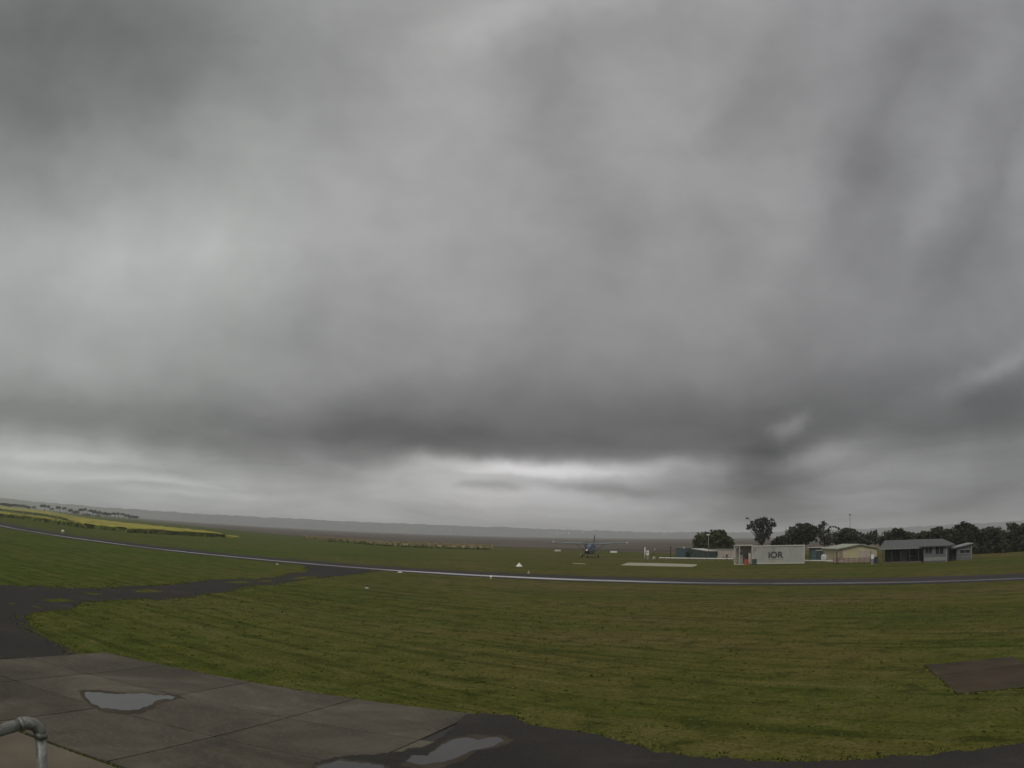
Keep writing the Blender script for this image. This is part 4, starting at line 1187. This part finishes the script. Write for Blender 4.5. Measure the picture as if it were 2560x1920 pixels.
m = MB(); m.box((-.12, -.08, lh + .02), (.55, .3, .20), bev=.05); m.build('lamp_head', M_WHITE, lpz)
st, sh = pole(1817, 1400.5, 1386.5, .10, 'black stand pipe with a cross handle by the white rail left of the pump bay', 'stand_pipe', M_BLACK, 'stand pipe')
m = MB(); m.box((0, 0, sh * .52), (1.7, .08, .09)); m.build('handle_bar', M_BLACK, st)
m = MB(); m.box((0, 0, sh * .86), (.32, .26, .34), bev=.05); m.build('valve_head', M_BLACK, st)
# shade structure line: long low dark wire fence behind


def rail(px_list, z, name, label, group, posts=9):
    P = [np.array(gp(*p)) for p in px_list]
    o = P[0]; d = P[-1] - P[0]; L_ = float(np.linalg.norm(d)); rz = math.atan2(d[1], d[0])
    t_ = thing(name, label, 'rail fence', (float(o[0]), float(o[1]), 0), rz, group)
    m = MB(); m.box((L_ / 2, 0, z), (L_, .09, .17)); m.build('rail', M_WHITE, t_)
    for k in range(posts):
        m = MB(); m.box((.15 + (L_ - .3) * k / (posts - 1), .09, z / 2), (.1, .08, z)); m.build('post', M_PALETRIM, t_)
    return t_


rail([(1648, 1399.5), (1833, 1402.2)], .42, 'rail_fence', 'long low white rail running from the pink drum to the pump bay', 'low white rails', 12)
rail([(2013, 1407.6), (2110, 1408.4)], .42, 'rail_fence', 'short low white rail right of the fuel tank in front of the dark green hut', 'low white rails', 7)

# dark green hut right of the tank
a_, L_, rz = frame_from(2022, 1404, 2057, 1404)
d0 = float(np.hypot(*a_)) + 4
a2 = a_ * (d0 / np.hypot(*a_)); HH = at(2040, 1369.5, d0)[2]
gh = thing('green_hut', 'dark green flat-roofed hut between the fuel tank and the cream shed', 'hut', (float(a2[0]), float(a2[1]), 0), rz)
L_ *= 1.06
m = MB(); m.box((L_ / 2, 1.3, HH / 2), (L_, 2.6, HH)); m.build('wall', M_DARKGREEN, gh)
m = MB(); m.box((L_ / 2, 1.2, HH + .06), (L_ + .3, 3.0, .11)); m.build('roof', M_TRIM, gh)
m = MB(); m.box((L_ * .72, -.05, HH - .42), (L_ * .5, .08, .12)); m.build('fascia', M_TRIM, gh)
m = MB(); m.box((L_ * .35, -.02, HH * .40), (.85, .06, HH * .78)); dd = m.build('door', M_BLUEGREEN, gh)
m = MB(); m.box((L_ * .35 + .3, -.07, HH * .4), (.06, .06, .16)); m.build('handle', M_TRIM, dd)
# trunkish dark pole behind hut is part of trees

# cream gabled shed
a_, L_, rz = frame_d(2096, 139.0, 2192, 141.0)
d0 = float(np.hypot(*a_))
He = at(2100, 1372, d0)[2]; Hr = at(2147, 1363.2, d0 - 3)[2]
cs = thing('cream_shed', 'wide cream metal shed with a low gable roof facing the runway', 'shed', (float(a_[0]), float(a_[1]), 0), rz)
DP = 9.0
m = MB(); m.prism([(0, 0), (L_, 0), (L_, He), (L_ * .54, Hr), (0, He)], 0, DP); m.build('wall', M_CREAM, cs)
for (xa, za, xb, zb, nm) in ((-.3, He - .1, L_ * .54, Hr + .03, 0), (L_ * .54, Hr + .03, L_ + .3, He - .1, 1)):
    m = MB(); m.add([(xa, -.3, za), (xb, -.3, zb), (xb, DP + .3, zb), (xa, DP + .3, za), (xa, -.3, za + .14), (xb, -.3, zb + .14), (xb, DP + .3, zb + .14), (xa, DP + .3, za + .14)], [(3, 2, 1, 0), (0, 1, 5, 4), (1, 2, 6, 5), (2, 3, 7, 6), (3, 0, 4, 7), (4, 5, 6, 7)]); m.build('roof', M_CREAMROOF, cs)
m = MB(); m.box((L_ * .74, -.03, He * .42), (L_ * .40, .06, He * .84)); m.build('roller_door', M_CREAMPINK, cs)
m = MB(); m.box((L_ * .06, -.04, He * .5), (L_ * .10, .06, He * .95)); m.build('side_door', M_FENCEBOARD, cs)
for k in range(6):
    m = MB(); m.box((L_ * .74, -.065, He * (.1 + .13 * k)), (L_ * .40, .02, .05)); m.build('door_slat', M_CREAM, cs)
m = MB(); m.box((-.06, DP / 2, He - .1), (.1, DP, .12)); m.build('gutter', M_PALETRIM, cs)
# faded board fence in front of the shed
a_, L2, rz2 = frame_from(2082, 1409.4, 2176, 1408.6)
bf = thing('board_fence', 'low faded reddish board fence in front of the cream shed', 'fence', (float(a_[0]), float(a_[1]), 0), rz2)
for z_ in (.28, .52, .76):
    m = MB(); m.box((L2 / 2, -.05, z_), (L2, .05, .19)); m.build('board', M_FENCEBOARD, bf)
for k in range(8):
    m = MB(); m.box((.1 + (L2 - .2) * k / 7, .03, .45), (.1, .1, .9)); m.build('post', M_DARKPOST, bf)
pole(2092, 1411, 1380, .09, 'dark post in front of the left corner of the cream shed', 'timber_post', M_DARKPOST, 'post')
pole(2176.5, 1409, 1377, .06, 'thin dark post in front of the right end of the cream shed', 'timber_post', M_DARKPOST, 'post')
x, y = gp(2180, 1411.5); d = math.hypot(x, y)
wb = thing('white_pillar', 'slim white pillar at the right end of the board fence', 'pillar', (x, y, 0))
hz_ = at(2181, 1386, d)[2]
m = MB(); m.box((0, 0, hz_ * .27), (.34, .3, hz_ * .54)); m.build('base', M_PALETRIM, wb)
m = MB(); m.box((.05, 0, hz_ * .78), (.42, .36, hz_ * .44), bev=.04); m.build('head', M_WHITE, wb)
x, y = gp(2188, 1408)
bb = thing('blue_bin', 'dark blue bin behind the slim white pillar at the right end of the cream shed', 'bin', (x, y, 0))
m = MB(); m.box((0, 0, .42), (.55, .6, .84), taper=1.1, bev=.05); m.build('body', paint('bin_blue', (.045, .05, .085), .5), bb)
m = MB(); m.box((0, 0, .89), (.68, .72, .08), bev=.05); m.build('lid', paint('bin_lid', (.03, .035, .06), .5), bb)

# white van nose beside the cream shed
x, y, _ = at(2075, 1403, 146.0)
vn = thing('white_van', 'white van parked against the left side of the cream shed', 'van', (x, y, 0), rz + 0.1)
m = MB(); m.prism([(-.95, .35), (1.4, .35), (1.4, 1.95), (-.25, 1.95), (-.62, 1.2), (-.95, 1.05)], -.0, 1.75); m.build('body', M_WHITE, vn)
m = MB(); m.add([(-.60, .08, 1.24), (-.60, 1.67, 1.24), (-.29, 1.67, 1.86), (-.29, .08, 1.86), (-.64, .08, 1.26), (-.64, 1.67, 1.26), (-.33, 1.67, 1.88), (-.33, .08, 1.88)], [(4, 7, 6, 5), (0, 1, 2, 3), (0, 4, 5, 1), (1, 5, 6, 2), (2, 6, 7, 3), (3, 7, 4, 0)]); m.build('windscreen', M_PANE, vn)
m = MB(); m.box((.22, -.01, 1.5), (.8, .03, .5), bev=.0); m.build('side_window', M_PANE, vn)
for xx in (-.45, .95):
    m = MB(); m.tube([(xx, -.04, .33), (xx, .16, .33)], .33, 16); w1 = m.build('wheel', M_BLACK, vn, True)
    m = MB(); m.tube([(xx, -.06, .33), (xx, -.03, .33)], .17, 12); m.build('hub', M_PALETRIM, w1)
m = MB(); m.tube([(-.97, .25, .8), (-.94, .25, .8)], .12, 10); m.build('headlight', M_MARK, vn)

# long grey house
a_, L_, rz = frame_d(2206, 131.0, 2304, 130.0)
d0 = float(np.hypot(*a_))
Hev = at(2250, 1371.5, d0)[2]; Hrd = at(2260, 1349.5, d0 + 3.5)[2]
gh_ = thing('grey_house', 'long low grey house with a deep grey roof, shaded verandah and one lit gable end', 'house', (float(a_[0]), float(a_[1]), 0), rz)
Lw = L_; Lt = L_ * 1.66                      # verandah part, then the projecting wing
m = MB(); m.box((Lw / 2, 4.3, Hev / 2), (Lw, 5.0, Hev)); m.build('wall', M_SHADEWALL, gh_)  # shade under the verandah is in this wall's colour
m = MB(); m.add([(-.5, -.5, Hev - .05), (Lw + .3, -.5, Hev - .05), (Lw + .3, 7.4, Hev - .05), (-.5, 7.4, Hev - .05), (-.3, 3.5, Hrd), (Lw + .3, 3.5, Hrd), (-.5, -.5, Hev + .12), (Lw + .3, -.5, Hev + .12), (Lw + .3, 7.4, Hev + .12), (-.5, 7.4, Hev + .12)], [(3, 2, 1, 0), (0, 1, 7, 6), (1, 2, 8, 7), (2, 3, 9, 8), (3, 0, 6, 9), (6, 7, 5, 4), (8, 9, 4, 5), (9, 6, 4), (7, 8, 5)]); m.build('roof', M_GREYROOF, gh_)
m = MB(); m.box((Lw / 2 - .1, -.53, Hev + .02), (Lw + .6, .08, .16)); m.build('gutter', M_PALETRIM, gh_)
for k in range(5):
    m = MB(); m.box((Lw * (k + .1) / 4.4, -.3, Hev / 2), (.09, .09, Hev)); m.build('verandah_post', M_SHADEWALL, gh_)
m = MB(); m.box((Lw * .5, .8, .1), (Lw, 2.4, .2)); m.build('verandah_floor', M_PATH, gh_)
window(gh_, Lw * .3, 1.5, 1.4, 1.0, 1.8, M_GREYWALL); window(gh_, Lw * .72, 1.5, 1.4, 1.0, 1.8, M_GREYWALL)
m = MB(); m.box((Lw * .5, 1.78, 1.1), (.9, .05, 2.1)); m.build('door', M_GREYWALL, gh_)
# wing
wx0, wx1 = Lw + .02, Lt
Hw = at(2340, 1366, d0)[2]; Hwr = at(2330, 1347.5, d0 + 2)[2]
m = MB(); m.box(((wx0 + wx1) / 2 + .1, 2.8, Hw / 2), (wx1 - wx0 - .5, 6.6, Hw)); m.build('wall', M_GREYWALL, gh_)
wa_, wb_ = wx0 - .3, wx1 + .45
m = MB(); m.add([(wa_, -.9, Hw), (wb_, -.9, Hw), (wb_, 6.5, Hw), (wa_, 6.5, Hw), (wa_ + .3, 2.6, Hwr), (wb_ - 1.6, 2.6, Hwr), (wa_, -.9, Hw + .14), (wb_, -.9, Hw + .14), (wb_, 6.5, Hw + .14), (wa_, 6.5, Hw + .14)], [(3, 2, 1, 0), (0, 1, 7, 6), (1, 2, 8, 7), (2, 3, 9, 8), (3, 0, 6, 9), (6, 7, 5, 4), (8, 9, 4, 5), (9, 6, 4), (7, 8, 5)]); m.build('roof', M_GREYROOF, gh_)
wm = (wx0 + wx1) / 2
window(gh_, wm + (wx1 - wx0) * .2, 1.75, 1.25, 1.25, -.5, M_PALETRIM); window(gh_, wm - (wx1 - wx0) * .22, 1.8, 1.0, .9, -.5, M_GREYWALL)
m = MB(); m.box((wx1 - .12, -.54, Hw / 2), (.18, .1, Hw)); m.build('corner_post', M_PALETRIM, gh_)
m = MB(); m.box((wm + .1, -.53, .45), (wx1 - wx0 - .7, .06, .5)); m.build('skirting', M_PALETRIM, gh_)
# small grey skillion shed
a_, L_, rz = frame_d(2391, 133.0, 2429, 133.5)
d0 = float(np.hypot(*a_))
Hl, Hr2 = at(2392, 1366.5, d0)[2], at(2428, 1358.5, d0)[2]
sk = thing('small_shed', 'small grey skillion-roofed shed with a wide window right of the grey house', 'shed', (float(a_[0]), float(a_[1]), 0), rz)
m = MB(); m.prism([(0, 0), (L_, 0), (L_, Hr2 - .1), (0, Hl - .1)], 0, 4); m.build('wall', M_GREYWALL, sk)
m = MB(); m.add([(-1.0, -.35, Hl - .35), (L_ + .2, -.35, Hr2 - .05), (L_ + .2, 4.3, Hr2 - .05), (-1.0, 4.3, Hl - .35), (-1.0, -.35, Hl - .22), (L_ + .2, -.35, Hr2 + .08), (L_ + .2, 4.3, Hr2 + .08), (-1.0, 4.3, Hl - .22)], [(3, 2, 1, 0), (0, 1, 5, 4), (1, 2, 6, 5), (2, 3, 7, 6), (3, 0, 4, 7), (4, 5, 6, 7)]); m.build('roof', M_PALETRIM, sk)
window(sk, L_ * .55, Hl * .62, L_ * .66, .46, 0, M_PALETRIM)
m = MB(); m.box((L_ - .06, -.05, Hr2 / 2 - .1), (.13, .09, Hr2 - .25)); m.build('corner_post', M_PALETRIM, sk)
for z_ in (.5, .95):
    m = MB(); m.box((L_ * .5, -.03, z_), (L_ * .92, .05, .08)); m.build('weatherboard', M_PALETRIM, sk)
m = MB(); m.box((-.45, 1.8, Hl * .42), (.85, 2.2, Hl * .84)); m.build('lean_to', M_SHADEWALL, sk)  # shade of the recess is in the dark colour

# mast
x, y, z = at(2124.5, 1380, 215); zt_ = at(2124, 1287, 215)[2]
ma = thing('radio_mast', 'thin radio mast with a dark ball on top rising above the trees', 'mast', (x, y, 0))
m = MB(); m.tube([(0, 0, 0), (0, 0, zt_ * .7), (0, 0, zt_)], [.13, .07, .05], 8); m.build('pole', M_PALETRIM, ma, True)
m = MB(); m.tube([(0, 0, zt_ - .18), (0, 0, zt_ - .1), (0, 0, zt_ + .1), (0, 0, zt_ + .2)], [.06, .2, .2, .06], 10); m.build('ball', M_BLACK, ma, True)
for k in (.86, .92):
    m = MB(); m.box((.12, 0, zt_ * k), (.6, .03, .03)); m.build('aerial', M_PALETRIM, ma)

# ------------------------------------------------------------------ near grass


def inside(pts, poly):
    x, y = pts[:, 0], pts[:, 1]; res = np.zeros(len(pts), bool); n = len(poly); j = n - 1
    for i in range(n):
        xi, yi = poly[i]; xj, yj = poly[j]
        c = ((yi > y) != (yj > y)) & (x < (xj - xi) * (y - yi) / (yj - yi + 1e-12) + xi)
        res ^= c; j = i
    return res


N = 70000
r_ = 14 + 60 * RNG.random(N) ** 1.25
th_ = RNG.uniform(math.radians(-40), math.radians(40), N)
P = np.c_[r_ * np.sin(th_), r_ * np.cos(th_)]
keep = ~inside(P, TWY) & ~inside(P, GRV) & ~inside(P, [ap(-.05, -.05), ap(12.55, -.05), ap(18.6, 9), ap(18.6, 14), ap(-6, 14), ap(-6, 8.8), ap(-.05, 8.8)]) & ~inside(P, [q[0], q[1], gp(2640, 1712), q[3]]) & ~inside(P, [farE[0]] + farE + nearE[::-1])
P = P[keep]; n = len(P)
hgt = RNG.uniform(.008, .026, n); w_ = RNG.uniform(.008, .022, n) * (1 + np.hypot(P[:, 0], P[:, 1]) / 40); th = RNG.uniform(0, 6.28, n)
lean = RNG.normal(0, .03, (n, 2))
dx_, dy_ = np.cos(th) * w_, np.sin(th) * w_
z0 = np.zeros(n)
V = np.stack([np.c_[P[:, 0] - dx_, P[:, 1] - dy_, z0], np.c_[P[:, 0] + dx_, P[:, 1] + dy_, z0], np.c_[P[:, 0] + dx_ * .3 + lean[:, 0], P[:, 1] + dy_ * .3 + lean[:, 1], hgt]], 1).reshape(-1, 3)
me = bpy.data.meshes.new('grass')
me.vertices.add(len(V)); me.vertices.foreach_set('co', V.astype(np.float32).ravel())
me.loops.add(n * 3); me.loops.foreach_set('vertex_index', np.arange(n * 3, dtype=np.int32))
me.polygons.add(n); me.polygons.foreach_set('loop_start', np.arange(0, n * 3, 3, dtype=np.int32)); me.polygons.foreach_set('loop_total', np.full(n, 3, np.int32))
me.update(calc_edges=True)
tag(new_obj('grass', me, M_TUFT), 'short rough grass of the airfield in front of the runway', 'grass', None, 'stuff')

EV = []
rge = np.random.default_rng(77)


def edge_tufts(poly, n, spread, hmax, lo=0.0, hi=1.0):
    A_ = np.array(poly); d = np.r_[0, np.cumsum(np.hypot(*np.diff(A_, axis=0).T))]
    done = 0
    while done < n:
        s__ = rge.uniform(d[-1] * lo, d[-1] * hi)
        c_ = np.array([np.interp(s__, d, A_[:, 0]), np.interp(s__, d, A_[:, 1])]) + rge.normal(0, spread, 2)
        dist_ = math.hypot(*c_)
        if dist_ > 95 or rge.random() < dist_ / 130 - .1: done += 1; continue
        for _ in range(int(rge.integers(4, 10))):
            p = c_ + rge.normal(0, .05, 2); th = rge.uniform(0, 6.28); w = rge.uniform(.012, .03) * (1 + dist_ / 50); h_ = rge.uniform(.35, 1) * hmax
            l_ = rge.normal(0, .04, 2); ca, sa = math.cos(th) * w, math.sin(th) * w
            EV.extend([(p[0] - ca, p[1] - sa, .0), (p[0] + ca, p[1] + sa, .0), (p[0] + l_[0], p[1] + l_[1], h_ + .02)])
        done += 1


edge_tufts(TWY, 1500, .28, .035)
edge_tufts(GRV[:len(GRV) * 2 // 3], 900, .2, .035)
edge_tufts([ap(.0, -.06), ap(12.5, -.06)], 260, .06, .03)
edge_tufts([ap(5.85, 4.5), ap(5.85, 8.7)], 20, .02, .02)
edge_tufts([ap(6.5, 3.12), ap(12.5, 3.12)], 20, .02, .02)
edge_tufts([q[0], q[1]], 60, .06, .03); edge_tufts([q[0], q[3]], 60, .06, .03); edge_tufts([q[3], gp(2640, 1712)], 60, .06, .03)
edge_tufts([ap(0, 8.8), ap(14, 8.95)], 120, .03, .04)
pc = np.c_[rge.uniform(-26, 26, 3800), rge.uniform(13, 58, 3800)]
pc = pc[~inside(pc, TWY) & ~inside(pc, GRV) & ~inside(pc, [ap(-.2, -.2), ap(12.7, -.2), ap(18.6, 9), ap(18.6, 14), ap(-6, 14), ap(-6, 8.7), ap(-.2, 8.7)]) & ~inside(pc, [q[0], q[1], gp(2640, 1712), q[3]])]
for c_ in pc:
    dist_ = math.hypot(*c_)
    sz = rge.uniform(.5, 1.0) ** 2
    for _ in range(int(rge.integers(5, 11))):
        p = c_ + rge.normal(0, .07 * sz, 2); th = rge.uniform(0, 6.28); w = rge.uniform(.010, .024) * (1 + dist_ / 45)
        l_ = rge.normal(0, .06, 2); ca, sa = math.cos(th) * w, math.sin(th) * w
        EV.extend([(p[0] - ca, p[1] - sa, .0), (p[0] + ca, p[1] + sa, .0), (p[0] + l_[0], p[1] + l_[1], .018 + .035 * sz * rge.uniform(.5, 1))])
me = bpy.data.meshes.new('grass'); me.from_pydata(EV, [], [(i, i + 1, i + 2) for i in range(0, len(EV), 3)]); me.update()
tag(new_obj('grass', me, M_TUFT), 'grass tufts creeping over the edges of the paving', 'grass', None, 'stuff')

# ------------------------------------------------------------------ hazy air
HZ = 2.1e-4
m = MB(); m.box((0, 0, 33.0), (19000, 19000, 70.0))
mh = bpy.data.materials.new('haze'); mh.use_nodes = True; nt = mh.node_tree
nt.nodes.remove(nt.nodes['Principled BSDF'])
pv = nt.nodes.new('ShaderNodeVolumePrincipled'); pv.inputs['Color'].default_value = (.93, .95, .97, 1); pv.inputs['Density'].default_value = HZ; pv.inputs['Anisotropy'].default_value = .0
nt.links.new(pv.outputs[0], nt.nodes['Material Output'].inputs['Volume'])
tag(m.build('haze', mh), 'thin grey haze lying over the whole airfield', 'haze', None, 'stuff')
